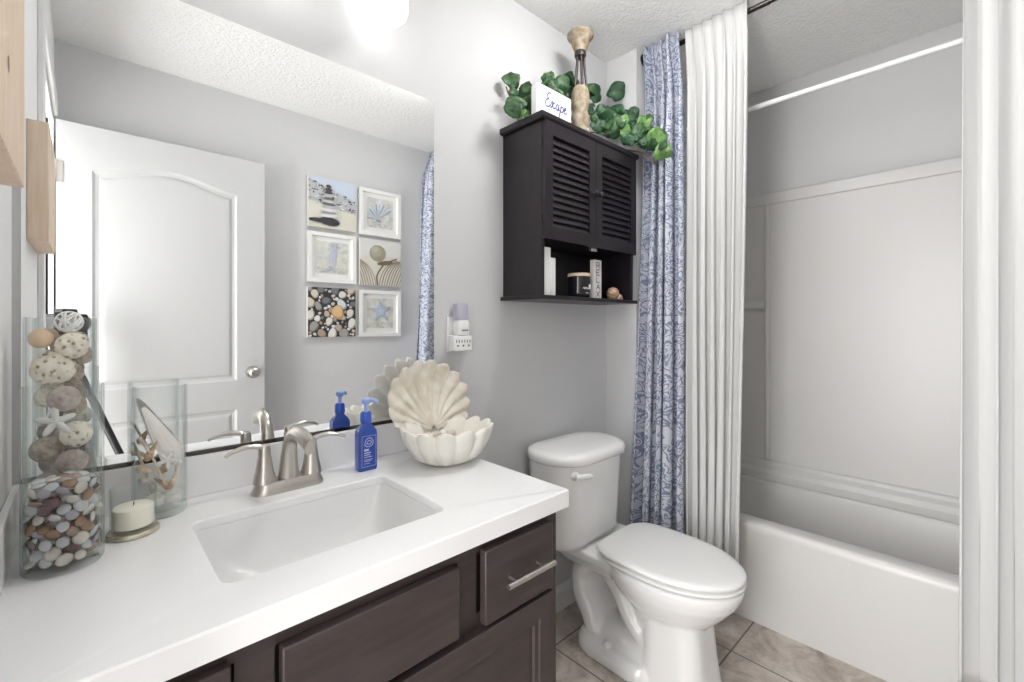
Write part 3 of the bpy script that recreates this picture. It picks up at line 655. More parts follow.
for pts in ([(1.13, 1.17, TZ+.06), (1.10, 1.18, TZ+.10), (1.085, 1.183, TZ+.13)], [(1.28, 1.17, TZ+.012), (1.30, 1.16, TZ+.08), (1.31, 1.17, TZ+.13)], [(1.47, 1.175, TZ+.012), (1.52, 1.15, TZ+.08), (1.60, 1.152, TZ+.10), (1.70, 1.15, TZ+.12)]):
    tube(b, spline(pts, 5), .0025, 6)
part('stem', b, M['vine'], ivy, smooth=60, label='thin brown stem')

# ------------------------------------------------------------------ outlet with plug-ins
op = thing('wall_outlet', 'white wall outlet plate right of the mirror, mostly covered by plug-ins', 'outlet', (.905, 1.235, 1.15))
part('plate', boxm(.864, .938, 1.229, 1.2355, 1.094, 1.211), M['plastic'], op, bevel=.002)
b = BM(); box(b, .890, .922, 1.227, 1.229, 1.115, 1.147); box(b, .890, .922, 1.227, 1.229, 1.158, 1.190); part('receptacle', b, M['plastic'], op, bevel=.001)
nl = thing('plug_in_freshener', 'small plug-in with a translucent lilac top, in the upper socket', 'night light', (.905, 1.21, 1.16))
b = BM(); loft(b, [rrect(.905, 1.208, .020, .0185, .008, 1.150), rrect(.905, 1.206, .023, .020, .010, 1.158), rrect(.905, 1.206, .023, .020, .010, 1.188), rrect(.905, 1.207, .019, .018, .010, 1.199)])
part('body', b, M['plastic'], nl, smooth=40)
b = BM()
for x in (.893, .902, .911): box(b, x, x+.006, 1.1850, 1.1865, 1.164, 1.168)
part('vent_slots', b, M['black'], nl)
b = BM(); loft(b, [rrect(.905, 1.211, .020, .014, .006, 1.200), rrect(.905, 1.211, .022, .015, .006, 1.206), rrect(.905, 1.211, .022, .015, .006, 1.250), rrect(.905, 1.211, .020, .013, .006, 1.254)])
part('cover', b, mat('lilac_plastic', (.66, .64, .76), .3, trans=.3), nl, smooth=40, label='translucent lilac cover')
ad = thing('outlet_adapter', 'white multi-outlet adapter plugged into the lower socket', 'plug adapter', (.905, 1.2, 1.1))
b = BM(); rs = []
for y, x0, x1, z0, z1 in ((1.2265, .866, .938, 1.096, 1.150), (1.200, .862, .936, 1.098, 1.150), (1.186, .861, .935, 1.099, 1.147)): rs.append([(x0, y, z0), (x1, y, z0), (x1, y, z1), (x0, y, z1)])
loft(b, rs); part('body', b, M['plastic'], ad, bevel=.003)
b = BM()
for x in (.876, .898, .920):
    box(b, x-.0065, x-.0045, 1.1848, 1.1865, 1.126, 1.135); box(b, x+.0045, x+.0065, 1.1848, 1.1865, 1.126, 1.135)
    prism_y(b, [(x+.003*math.cos(t), 1.116+.003*math.sin(t)) for t in [2*PI*i/10 for i in range(10)]], 1.1848, 1.1865)
part('outlet_holes', b, flat('slot_grey', (.05, .05, .05)), ad)

# ------------------------------------------------------------------ pine sign on the left wall
def pine(name, label, y0, y1, z0, z1):
    b = boxm(-.0999, -.064, y0, y1, z0, z1)
    o = thing(name, label, 'wall decor', (-.09, (y0+y1)/2, z0))
    part('board', b, M['pine'], o, bevel=.002)
    for ky, kz, kr in ((y0+.16, z0+.235, .010), (y0+.165, z0+.262, .008), (y0+.10, z0+.10, .007), (y1-.05, z0+.28, .006)):
        b = BM(); poly(b, [(-.0636, ky+kr*math.cos(t), kz+1.4*kr*math.sin(t)) for t in [2*PI*i/12 for i in range(12)]])
        part('knot', b, flat('pine_knot', (.36, .21, .12)), o, label='brown knot in the pine')
pine('wooden_sign', 'thick pale pine board on the left wall above the glass vases', .66, .945, 1.382, 1.66)

# ------------------------------------------------------------------ pictures on the wall opposite the mirror (read from the mirror)
PY = YF
def picture(name, label, x0, z0, framed):
    x1, z1 = x0+.288, z0+.296
    t = thing(name, label, 'picture', ((x0+x1)/2, PY, z0), 'square beach pictures')
    if framed:
        b = BM(); f = .022
        def ring(i, y): return [(x0+i, y, z0+i), (x1-i, y, z0+i), (x1-i, y, z1-i), (x0+i, y, z1-i)]
        loft(b, [ring(0, PY+.001), ring(0, PY+.030), ring(f, PY+.030), ring(f+.002, PY+.016)], True, True)
        part('frame', b, M['white_frame'], t)
        return t, (x0+.054, x1-.050, z0+.054, z1-.050, PY+.0166)
    part('canvas', boxm(x0, x1, PY+.001, PY+.030, z0, z1), M['paper'], t, bevel=.002)
    return t, (x0+.001, x1-.001, z0+.001, z1-.001, PY+.0305)
class Art:
    def __init__(s, r): s.b = BM(); s.m = []; s.k = []; s.x0, s.x1, s.z0, s.z1, s.y = r; s.n = 0
    def mi(s, c):
        k = tuple(c)
        if k not in s.k: s.k.append(k); s.m.append(flat('print_%02d%02d%02d' % tuple(int(q*99) for q in k), k, .6))
        return s.k.index(k)
    def P(s, u, v): return (s.x0+u*(s.x1-s.x0), s.y+s.n*.00006, s.z0+v*(s.z1-s.z0))
    def pg(s, pts, c):
        cl = [(min(1, max(0, u)), min(1, max(0, v))) for u, v in pts]
        poly(s.b, [s.P(u, v) for u, v in cl], s.mi(c)); s.n += 1
    def el(s, u, v, a, e, c, rot=0, n=16, w=0):
        pts = []
        for i in range(n):
            t = 2*PI*i/n; q = 1 + w*math.sin(3*t+u*40)
            x, y = a*q*math.cos(t), e*q*math.sin(t); pts.append((u + x*math.cos(rot) - y*math.sin(rot), v + x*math.sin(rot) + y*math.cos(rot)))
        s.pg(pts, c)
    def line(s, pts, wd, c):
        Q = spline([(u, v, 0) for u, v in pts], 5); l, r_ = [], []
        for i, p in enumerate(Q):
            t = (Q[min(i+1, len(Q)-1)]-Q[max(i-1, 0)]).normalized(); nx, ny = -t.y*wd, t.x*wd
            l.append((p.x+nx, p.y+ny)); r_.append((p.x-nx, p.y-ny))
        s.pg(l + r_[::-1], c)
    def done(s, t): return part('print', s.b, None, t, mats=s.m)
R3 = random.Random(4)
# stacked stones
t, r = picture('canvas_picture', 'canvas print of a stone cairn on a beach, upper left picture in the mirror', .938, 1.757, False); A = Art(r)
A.pg([(0,0),(1,0),(1,1),(0,1)], (.60,.58,.50))
A.pg([(0,.95),(1,.62),(1,1),(0,1)], (.52,.58,.68)); A.pg([(0,.5),(.6,.4),(1,.35),(1,.62),(0,.95)], (.46,.47,.47))
for i in range(110):
    u = R3.random(); top_ = .95-.33*u; v = R3.uniform(.42-.05*u, top_); g = R3.choice((.07,.16,.3,.55,.7)); A.el(u, v, R3.uniform(.012,.035), R3.uniform(.008,.02), (g, g, round(g*1.05, 2)))
A.el(.22, .13, .24, .045, (.03,.03,.03)); A.el(.42, .13, .22, .085, (.03,.03,.035), -.05)
for v, a, e, g in ((.245,.2,.035,.62),(.305,.16,.03,.3),(.36,.17,.03,.66),(.42,.15,.035,.42),(.48,.15,.03,.12),(.535,.13,.03,.5),(.59,.12,.03,.14),(.655,.1,.035,.45),(.71,.09,.028,.05),(.77,.075,.04,.05),(.84,.055,.035,.06)):
    A.el(.40, v, a, e, (g, g, g), R3.uniform(-.08, .08))
A.done(t)
# zen sand
t, r = picture('canvas_picture', 'canvas print of a round stone on raked sand, middle right picture in the mirror', 1.249, 1.432, False); A = Art(r)
A.pg([(0,0),(1,0),(1,1),(0,1)], (.62,.59,.53)); A.pg([(0,.62),(1,.66),(1,1),(0,1)], (.63,.62,.60))
for i in range(11): A.line([(.46+i*.06, .0), (.51+i*.065, .22), (.64+i*.06, .42), (.88+i*.04, .57)], .011+.004*(i % 2), (.27,.22,.16))
for i in range(8): A.line([(.38-i*.06, .0), (.33-i*.06, .2), (.20-i*.05, .40), (.0-i*.04, .54)], .012, (.33,.27,.21))
A.line([(.42, .0), (.40, .2), (.50, .38), (.62, .5), (.9, .62)], .018, (.17,.14,.10))
A.el(.60, .50, .20, .05, (.16,.12,.08), .15); A.el(.42, .70, .20, .185, (.30,.28,.20)); A.el(.38, .74, .14, .12, (.37,.35,.26)); A.el(.35, .78, .08, .06, (.43,.41,.32))
A.done(t)
# pebbles
t, r = picture('canvas_picture', 'canvas print of mixed beach pebbles, lower left picture in the mirror', .935, 1.106, False); A = Art(r)
A.pg([(0,0),(1,0),(1,1),(0,1)], (.025,.028,.035)); pl = []
cols = [(.62,.55,.44),(.70,.66,.58),(.48,.40,.31),(.35,.33,.31),(.66,.70,.74),(.74,.72,.68),(.42,.31,.22),(.16,.17,.19),(.56,.50,.42)]
for i in range(900):
    a = R3.uniform(.06, .125) if i < 300 else R3.uniform(.025, .05); u, v = R3.uniform(.02, .98), R3.uniform(.02, .98)
    if all((u-p)**2+(v-q)**2 > (a+s)**2*.72 for p, q, s in pl): pl.append((u, v, a))
for u, v, a in pl:
    c = R3.choice(cols); e = a*R3.uniform(.65, .95); ro = R3.uniform(0, 3); A.el(u, v, a, e, tuple(round(q*.55, 3) for q in c), ro, w=.06); A.el(u-.1*a, v+.12*a, a*.86, e*.84, c, ro, w=.06)
A.el(.60, .50, .13, .15, (.50,.30,.14), .3, w=.08); A.el(.59, .52, .105, .12, (.66,.44,.24), .3, w=.08)
A.done(t)
def water(A):
    A.pg([(0,0),(1,0),(1,1),(0,1)], (.62,.62,.58))
    for i in range(46): A.el(R3.random(), R3.random(), R3.uniform(.05,.14), R3.uniform(.03,.09), R3.choice(((.52,.53,.47),(.66,.66,.63),(.56,.58,.58),(.60,.57,.47),(.68,.68,.66))), R3.uniform(0, 3), w=.15)
    for i in range(26): A.el(R3.random(), R3.uniform(.02, .2), R3.uniform(.02,.06), R3.uniform(.012,.03), R3.choice(((.42,.42,.38),(.66,.66,.64),(.50,.48,.42))), w=.1)
t, r = picture('framed_print', 'white framed watercolour of a blue-grey shell, upper right picture in the mirror', 1.249, 1.752, True); A = Art(r); water(A)
for i in range(9):
    a = PI*(.12+.76*i/8) + .35; A.pg([(.38, .28), (.38+.50*math.cos(a-.06)+.12, .28+.52*math.sin(a-.06)), (.40+.54*math.cos(a)+.12, .28+.56*math.sin(a)), (.38+.50*math.cos(a+.06)+.12, .28+.52*math.sin(a+.06))], ((.30,.36,.50), (.50,.54,.64))[i % 2])
A.el(.42, .24, .10, .05, (.30,.34,.44)); A.done(t)
t, r = picture('framed_print', 'white framed watercolour of a blue-grey seahorse, middle left picture in the mirror', .938, 1.433, True); A = Art(r); water(A)
A.line([(.36,.04),(.30,.12),(.38,.2),(.48,.14),(.52,.28),(.46,.42)], .03, (.44,.46,.56)); A.el(.48,.52,.13,.20,(.46,.48,.58),-.2); A.line([(.52,.68),(.56,.80),(.50,.88)], .055, (.44,.46,.56)); A.el(.53,.88,.09,.065,(.42,.44,.54)); A.line([(.58,.88),(.70,.84),(.76,.83)], .022, (.42,.44,.54)); A.pg([(.36,.6),(.24,.52),(.36,.44)], (.55,.56,.62)); A.done(t)
t, r = picture('framed_print', 'white framed watercolour of a blue starfish, lower right picture in the mirror', 1.249, 1.104, True); A = Art(r); water(A)
for k, c in ((1, (.34,.40,.54)), (.72, (.46,.52,.64))):
    A.pg([(.5 + k*(.46 if i % 2 == 0 else .14)*math.cos(PI/2+PI*i/5+.1), .56 + k*(.42 if i % 2 == 0 else .13)*math.sin(PI/2+PI*i/5+.1)) for i in range(10)], c)
A.done(t)

# ------------------------------------------------------------------ door, folded back along the wall opposite the mirror
door = struct('door_1', BM(), M['trim']); bpy.data.objects.remove(door)
dx0, dx1, dz0, dz1, dyf, dyb = -.092, .690, .012, 2.035, DY0, DY0-.035
b = BM()
def arch(x0, x1, z0, z1, rise, i, y, n=16):
    x0, x1, z0, z1 = x0+i, x1-i, z0+i, z1-i
    pts = [(x0, y, z0), (x1, y, z0)]
    for k in range(n+1):
        t = k/n; x = x1+(x0-x1)*t; s = (1-math.cos(2*PI*t))/2
        pts.append((x, y, z1 + rise*(s**.8)))
    return pts
def ringbridge(bm, A_, B_):
    n = len(A_)
    for i in range(n): bm.faces.new((A_[i], A_[(i+1) % n], B_[(i+1) % n], B_[i]))
def door_face(bm, y, s):
    outer = [bm.verts.new(p) for p in ((dx0, y, dz0), (dx1, y, dz0), (dx1, y, dz1), (dx0, y, dz1))]
    edges = [bm.edges.new((outer[i], outer[(i+1) % 4])) for i in range(4)]
    for (z0, z1, rise) in ((.895, 1.845, .055), (.22, .750, 0)):
        prev = None
        for i, d in ((0, 0), (.010, .006), (.022, .008), (.034, .003), (.046, .002)):
            rg = [bm.verts.new(p) for p in arch(.018, .562, z0, z1, rise, i, y - s*d)]
            if prev is None: edges += [bm.edges.new((rg[k], rg[(k+1) % len(rg)])) for k in range(len(rg))]
            else: ringbridge(bm, prev, rg)
            prev = rg
        bm.faces.new(prev)
    bmesh.ops.triangle_fill(bm, edges=edges, use_beauty=True, use_dissolve=False)
    return outer
fr = door_face(b, dyf, 1); bk = door_face(b, dyb, -1)
for i in range(4): b.faces.new((fr[i], fr[(i+1) % 4], bk[(i+1) % 4], bk[i]))
door = struct('door_1', b, M['door'])
me_d = door.data
b = BM(); kx, kz = .632, .935
tube(b, [(kx, dyf, kz), (kx, dyf+.004, kz), (kx, dyf+.007, kz), (kx, dyf+.022, kz), (kx, dyf+.030, kz), (kx, dyf+.042, kz), (kx, dyf+.052, kz), (kx, dyf+.056, kz)], [.032, .031, .013, .012, .022, .028, .022, .008], 28)
o = finish('door_knob', b, M['nickel'], smooth=60); o.parent = door
b = boxm(dx1, dx1+.012, dyf-.022, dyf-.014, kz-.006, kz+.006); o = finish('latch', b, M['nickel']); o.parent = door
for hz in (.25, 1.05, 1.82):
    b = BM(); tube(b, [(XL+.004, dyf+.005, hz-.045), (XL+.004, dyf+.005, hz+.045)], .006, 10); box(b, XL+.006, XL+.030, dyf, dyf+.002, hz-.044, hz+.044)
    o = finish('hinge', b, M['nickel'], smooth=40); o.parent = door

# ------------------------------------------------------------------ things on the worktop
# clam shell
CSX, CSY = .740, 1.050
clam = thing('clam_shell_dish', 'large cream ornamental open clam shell standing on the worktop', 'ornament', (CSX, CSY, CT))
def scallop(th, n, k): return 1 + k*abs(math.cos(n*th/2))**1.3
b = BM(); NT, prof = 144, [(0, .006, 0), (.03, .0, .2), (.055, .004, .7), (.086, .022, 1), (.108, .055, 1), (.118, .085, 1), (.120, .098, 1), (.115, .101, 1), (.106, .094, 1), (.092, .070, .9), (.07, .045, .7), (.035, .032, .3), (0, .03, 0)]
rings = []
for r_, z_, k in prof:
    ring = []
    for i in range(NT):
        th = 2*PI*i/NT; s = abs(math.sin(6.5*th)) ; q = 1 + .17*k*(s**.6 - .6)
        zz = z_ + (.014*k*(s-.5) if z_ > .05 else 0)
        ring.append((CSX + max(r_, .0005)*1.06*q*math.cos(th)*1.0, CSY + max(r_, .0005)*q*math.sin(th)*.94, CT + max(zz, 0)))
    rings.append(ring)
loft(b, rings)
part('lower_shell', b, M['shell'], clam, smooth=180)
# upper valve: fan surface standing at the back, its hollow side towards the room
hinge = Vector((CSX+.004, CSY+.070, CT+.076)); AZ = YAW + PI + math.radians(32); fn = Vector((math.cos(AZ), math.sin(AZ), 0)); rt = Vector((-fn.y, fn.x, 0))  # rt: towards the right in the picture
if rt.x < 0: rt = -rt
upv = (Vector((0, 0, 1)) - fn*.10 - rt*.04).normalized()
def valve(a, q, off):                       # a: fan angle, q: 0 hinge .. 1 rim
    rib = abs(math.sin(a*9.9+.4))
    R_ = .198*(1 - .10*(abs(a)/1.6)**2 - .16*max(0, abs(a)-1.0))*(1 + .075*(rib-.5)*q*q)
    w_ = math.sin(a)*R_*q*.735; h_ = (math.cos(a)*.52 + .48*math.cos(a*.5)**2)*R_*q
    dome = .050*math.sin(min(1, q*.95)*PI*.80)*(1-.35*abs(a)/1.5)
    return hinge + rt*w_ + upv*h_ - fn*(dome - .013*(rib-.5)*q*1.2) + fn*off
b = BM(); NA, NQ = 130, 20; g = []
for side, off in ((0, .0035), (1, -.0035)):
    g.append([[b.verts.new(valve(-1.75+3.5*i/NA, .06+.94*j/NQ, off)) for i in range(NA+1)] for j in range(NQ+1)])
for s in (0, 1):
    for j in range(NQ):
        for i in range(NA):
            f = b.faces.new((g[s][j][i], g[s][j][i+1], g[s][j+1][i+1], g[s][j+1][i])); f.material_index = 0 if s == 0 else 1
for i in range(NA):
    b.faces.new((g[0][NQ][i], g[0][NQ][i+1], g[1][NQ][i+1], g[1][NQ][i])).material_index = 1
    b.faces.new((g[0][0][i], g[0][0][i+1], g[1][0][i+1], g[1][0][i])).material_index = 0
for j in range(NQ):
    for e in (0, NA): b.faces.new((g[0][j][e], g[0][j+1][e], g[1][j+1][e], g[1][j][e])).material_index = 1
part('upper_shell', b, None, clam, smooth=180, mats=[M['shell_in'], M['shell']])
b = BM()
for k in range(5): ball(b, hinge + rt*(-.05+.025*k) - Vector((0, 0, .012)) + fn*.006, .013, 2, (1.1, .9, .8))
part('hinge', b, M['shell_in'], clam, smooth=180)

# soap bottle
BX, BY = .543, 1.145
sb = thing('soap_bottle', 'cobalt blue soap pump bottle beside the shell on the worktop', 'soap dispenser', (BX, BY, CT))
M['bottle'] = mat('cobalt_plastic', (.020, .075, .42), .10, coat=.4, trans=.2)
b = BM(); loft(b, [rrect(BX, BY, .024, .015, .006, CT), rrect(BX, BY, .026, .017, .007, CT+.004), rrect(BX, BY, .026, .017, .007, CT+.095), rrect(BX, BY, .0255, .0165, .008, CT+.103), rrect(BX, BY, .020, .014, .009, CT+.113), rrect(BX, BY, .0135, .0125, .012, CT+.120), rrect(BX, BY, .0125, .0125, .0124, CT+.127)])
part('body', b, M['bottle'], sb, smooth=45)
b = BM(); lathe(b, [(.0135, CT+.126), (.0145, CT+.128), (.0140, CT+.150), (.0115, CT+.153)], BX, BY, 28)
part('collar', b, mat('cobalt_cap', (.03, .09, .50), .25), sb, smooth=40)
b = BM(); lathe(b, [(.0050, CT+.152), (.0048, CT+.172), (.0095, CT+.175), (.0125, CT+.181), (.0120, CT+.188), (.006, CT+.190)], BX, BY, 20)
tube(b, spline([(BX-.006, BY, CT+.184), (BX+.012, BY-.008, CT+.185), (BX+.022, BY-.013, CT+.182), (BX+.025, BY-.015, CT+.176)], 4), .0042, 10)
part('pump', b, mat('pale_blue_plastic', (.30, .40, .78), .3), sb, smooth=50, label='pale blue pump head')
b = BM(); ly = BY-.0174
def lab(a, c): return (BX+a, ly, CT+c)
def bar_(x0, x1, z, h=.0008): poly(b, [lab(x0, z-h), lab(x1, z-h), lab(x1, z+h), lab(x0, z+h)])
for x in (-.0195, .0188): poly(b, [lab(x, .012), lab(x+.0007, .012), lab(x+.0007, .092), lab(x, .092)])
bar_(-.0195, .0195, .092, .0004); bar_(-.0195, .0195, .012, .0004)
strokes(b, [[(-.012, .070), (-.006, .084), (.005, .086), (.012, .076), (.008, .066), (-.004, .064), (-.012, .070)], [(-.006, .072), (.0, .080), (.007, .076), (.003, .070), (-.006, .072)]], lab, .0009, (0, -1, 0))
for z, x1, h in ((.0555, .000, .0028), (.048, .006, .0013), (.0425, .004, .0010), (.037, .009, .0009), (.030, .010, .0007), (.026, .006, .0007), (.020, .003, .0006)): bar_(-.013, x1, z, h)
part('label', b, flat('pale_label_ink', (.42, .48, .72)), sb, label='pale printed label marks')

def vase_mesh(bm, cx, cy, r, h, th=.003, foot=.012):
    z = CT
    return lathe(bm, [(r-.006, z), (r-.002, z+.002), (r, z+.006), (r, z+h-.002), (r-.0015, z+h), (r-th, z+h-.002), (r-th, z+foot+.006), (r-th-.006, z+foot), (.0, z+foot)], cx, cy, 64)
V1 = (-.0265, 1.0276, .0488, .290); V2 = (-.0326, 1.1345, .0468, .400); V3 = (.1105, 1.1715, .0455, .262)
solo('glass_vase', vase_mesh(BM(), *V1), M['glass'], 'wide clear glass cylinder vase filled with glass pebbles at the counter corner', 'vase', (V1[0], V1[1], CT), 'glass cylinder vases', smooth=45)
solo('glass_vase', vase_mesh(BM(), *V2), M['glass'], 'tallest clear glass vase, filled with decorative balls, standing behind the pebble vase', 'vase', (V2[0], V2[1], CT), 'glass cylinder vases', smooth=45)
solo('glass_vase', vase_mesh(BM(), *V3), M['glass'], 'clear glass cylinder vase holding sea shells and driftwood, behind the candle', 'vase', (V3[0], V3[1], CT), 'glass cylinder vases', smooth=45)

# glass pebbles: each one an object
PEB = [('clear', (.70, .71, .73), 40), ('pearly', (.80, .75, .66), 24), ('amber', (.36, .20, .09), 9), ('plum', (.12, .035, .05), 10), ('lavender', (.46, .44, .49), 9), ('rose', (.42, .29, .23), 8)]
peb_src = {}
def pebble_mesh(r=.0098):
    b = BM(); return lathe(b, [(.0, -.0028), (r*.6, -.0026), (r*.92, -.0012), (r, .0002), (r*.9, .0016), (r*.55, .0030), (.0, .0035)], 0, 0, 16, False, False)
for nm, col, wt in PEB:
    o = finish('glass_pebble', pebble_mesh(), mat(nm+'_glass_pebble', col, .05, coat=.8, trans=.35), smooth=180)
    bpy.data.objects.remove(o) if False else None
    peb_src[nm] = [o, False]
RP = random.Random(11); pool = [nm for nm, _, wt in PEB for _ in range(wt)]
words = {'clear': 'clear round glass pebble in the wide glass vase', 'pearly': 'pearly white round glass pebble in the wide glass vase', 'amber': 'amber round glass pebble in the wide glass vase', 'plum': 'dark plum round glass pebble in the wide glass vase', 'lavender': 'pale lavender round glass pebble in the wide glass vase', 'rose': 'rose brown round glass pebble in the wide glass vase'}
def add_pebble(loc, nrm, s=1):
    nm = RP.choice(pool); src = peb_src[nm]
    if not src[1]: o = src[0]; src[1] = True
    else: o = src[0].copy(); C.objects.link(o)
    o.location = loc; o.rotation_euler = Vector(nrm).to_track_quat('Z', 'Y').to_euler(); o.scale = (s, s, s)
    tag(o, words[nm], 'glass pebble', nm + ' glass pebbles in the wide vase')
vx, vy = V1[0], V1[1]; rin = V1[2]-.0075
for lev in range(9):
    z = CT + .0245 + lev*.0128
    for k in range(12):
        a = 2*PI*(k + .5*(lev % 2))/12 + RP.uniform(-.04, .04); d = Vector((math.cos(a), math.sin(a), 0))
        if d.y > .75: continue             # the far side, which nothing shows
        nrm = d + Vector((RP.uniform(-.5, .5), RP.uniform(-.3, .3), RP.uniform(-.7, 1.0))); d = d*RP.uniform(.93, 1.0); z += RP.uniform(-.0012, .0012)
        add_pebble((vx + d.x*rin, vy + d.y*rin, z), nrm, RP.uniform(.80, 1.1))
for rr_, n in ((.030, 9), (.012, 4)):
    for k in range(n):
        a = 2*PI*k/n + RP.uniform(-.1, .1)
        add_pebble((vx + rr_*math.cos(a), vy + rr_*math.sin(a), CT + .134 + RP.uniform(0, .004) + (.004 if rr_ < .02 else 0)), (RP.uniform(-.35, .35), RP.uniform(-.6, .1), 1), 1)
b = BM(); lathe(b, [(.028, CT+.0125), (.030, CT+.02), (.030, CT+.118), (.022, CT+.127), (.0, CT+.128)], vx, vy, 24)
o = solo('pebble_fill', b, mat('mixed_pebble_fill', (.16, .09, .07), .2, var=(130, (.60, .56, .54), 2)), 'glass pebbles packed in the middle of the wide glass vase', 'glass pebbles', (vx, vy, CT+.0125), smooth=60); o['kind'] = 'stuff'

# decorative balls in the tall vase
M['sponge'] = mat('cream_sponge', (.84, .78, .66), .8)
_nt = M['sponge'].node_tree; _v = nd(_nt, 'ShaderNodeTexVoronoi'); _v.inputs['Scale'].default_value = 88; _r = nd(_nt, 'ShaderNodeValToRGB'); _c = nd(_nt, 'ShaderNodeTexCoord')
_r.color_ramp.elements[0].position = .12; _r.color_ramp.elements[0].color = (.34, .23, .14, 1); _r.color_ramp.elements[1].position = .36; _r.color_ramp.elements[1].color = (.88, .82, .71, 1)
_nt.links.new(_c.outputs['Object'], _v.inputs['Vector']); _nt.links.new(_v.outputs['Distance'], _r.inputs[0]); _nt.links.new(_r.outputs[0], _nt.nodes['Principled BSDF'].inputs['Base Color'])
M['lattice'] = mat('white_twine', (.83, .83, .82), .6)
M['tan'] = mat('tan_ball', (.66, .47, .31), .55, var=(20, (.76, .58, .42))); M['brown_ball'] = mat('brown_ball', (.30, .23, .17), .8, var=(60, (.62, .54, .45))); M['grey_ball'] = mat('taupe_ball', (.40, .31, .27), .8, var=(50, (.66, .58, .53), 6))
def holes(n, depth, rad, seed):
    r = random.Random(seed); H_ = []
    for i in range(n):
        z = 1-2*(i+.5)/n; t = i*2.39996 + r.uniform(-.3, .3); q = math.sqrt(1-z*z); H_.append(Vector((q*math.cos(t), q*math.sin(t), z)))
    def f(v):
        d = min((v-h).length for h in H_); return 1 - depth*max(0, 1-(d/rad)**2)**.7
    return f
def deco(dx, dy, z, r, m, f, label, sub=4, name='decorative_ball'):
    b = BM(); ball(b, (V2[0]+dx, V2[1]+dy, z), r, sub, (1, 1, 1), f)
    solo(name, b, m, label, 'decorative ball', (V2[0]+dx, V2[1]+dy, z-r), 'balls in the tall vase', smooth=180)
deco(.011, -.002, 1.190, .0195, M['lattice'], None, 'x') if False else None
lat = BM(); lc = Vector((V2[0]+.010, V2[1]-.004, 1.192))
for i in range(15):
    ax = Vector((RP.uniform(-1, 1), RP.uniform(-1, 1), RP.uniform(-1, 1))).normalized(); a = ax.orthogonal().normalized(); c_ = ax.cross(a)
    tube(lat, [lc + (a*math.cos(2*PI*k/20)+c_*math.sin(2*PI*k/20))*.0182 for k in range(21)], .0017, 6)
ball(lat, lc, .0135, 2)
solo('decorative_ball', lat, M['lattice'], 'white twine ball on top of the tall glass vase', 'decorative ball', lc - Vector((0, 0, .02)), 'balls in the tall vase', smooth=60)
deco(.0145, -.013, 1.1500, .0235, M['sponge'], holes(26, .22, .27, 1), 'cream porous ball under the white twine ball in the tall vase')
deco(-.0245, -.008, 1.163, .0165, M['tan'], None, 'smooth tan ball at the upper left inside the tall vase')
deco(-.0095, -.008, 1.110, .0300, M['sponge'], holes(46, .20, .20, 2), 'largest cream porous ball, below the tan ball in the tall vase')
deco(.0290, -.006, 1.129, .0130, M['brown_ball'], holes(30, .15, .2, 3), 'small brown speckled ball at the right inside the tall vase')
deco(.004, -.014, 1.057, .0225, M['grey_ball'], holes(60, .16, .16, 4), 'taupe rough ball above the starfish in the tall vase')
deco(.0195, -.012, .992, .0230, M['sponge'], holes(50, .14, .17, 5), 'cream pitted ball right of the starfish in the tall vase')
deco(-.019, .004, .968, .0220, M['brown_ball'], holes(60, .16, .16, 6), 'brown rough ball below the starfish in the tall vase')
deco(.014, -.014, .944, .0215, M['grey_ball'], holes(60, .2, .16, 7), 'taupe rough ball just above the pebble line in the tall vase')
deco(-.016, .002, .905, .023, M['grey_ball'], holes(40, .16, .18, 8), 'taupe ball low in the tall vase, left of the brown one')
deco(.018, .004, .895, .023, M['brown_ball'], holes(40, .16, .18, 9), 'brown ball low in the tall vase behind the pebbles')
deco(-.004, .0, .845, .028, M['grey_ball'], holes(40, .16, .18, 10), 'large taupe ball at the bottom of the tall vase')
deco(.012, .022, 1.098, .0185, M['brown_ball'], holes(50, .16, .18, 12), 'brown rough ball half hidden behind the largest cream ball in the tall vase')
deco(-.018, .020, 1.058, .0180, M['sponge'], holes(40, .16, .18, 13), 'cream porous ball at the back, left of the taupe ball in the tall vase')
deco(.016, .021, 1.040, .0180, M['brown_ball'], holes(40, .16, .18, 14), 'brown rough ball at the back, behind the starfish in the tall vase')
deco(.000, .024, 1.150, .0165, M['grey_ball'], holes(40, .16, .18, 15), 'taupe ball behind the upper cream ball in the tall vase')
def starfish(name, c, r, n, spin, m, label, grp=None):
    n = Vector(n).normalized(); a = n.cross(Vector((0, 0, 1))).normalized(); u_ = a.cross(n); c = Vector(c); b = BM(); K = 60
    rings = []
    for off, q in ((-.10, .0), (-.10, .55), (-.08, .9), (0, 1.0), (.12, .88), (.22, .5), (.27, .0)):
        ring = []
        for i in range(K):
            t = 2*PI*i/K; R_ = r*(.36 + .64*(abs(math.cos(2.5*t)))**2.6) * max(q, .01)
            ring.append(c + (a*math.cos(t+spin) + u_*math.sin(t+spin))*R_ + n*off*r*(.55+.45*(1-q)))
        rings.append(ring)
    loft(b, rings)
    return solo(name, b, m, label, 'starfish', c, grp, smooth=180)
M['star'] = mat('white_starfish', (.80, .78, .75), .7, bump=(300, .5, .002))
starfish('starfish', (V2[0]-.006, V2[1]-.0290, 1.020), .0275, (0, -1, .12), .25, M['star'], 'white starfish standing behind the glass of the tall vase')

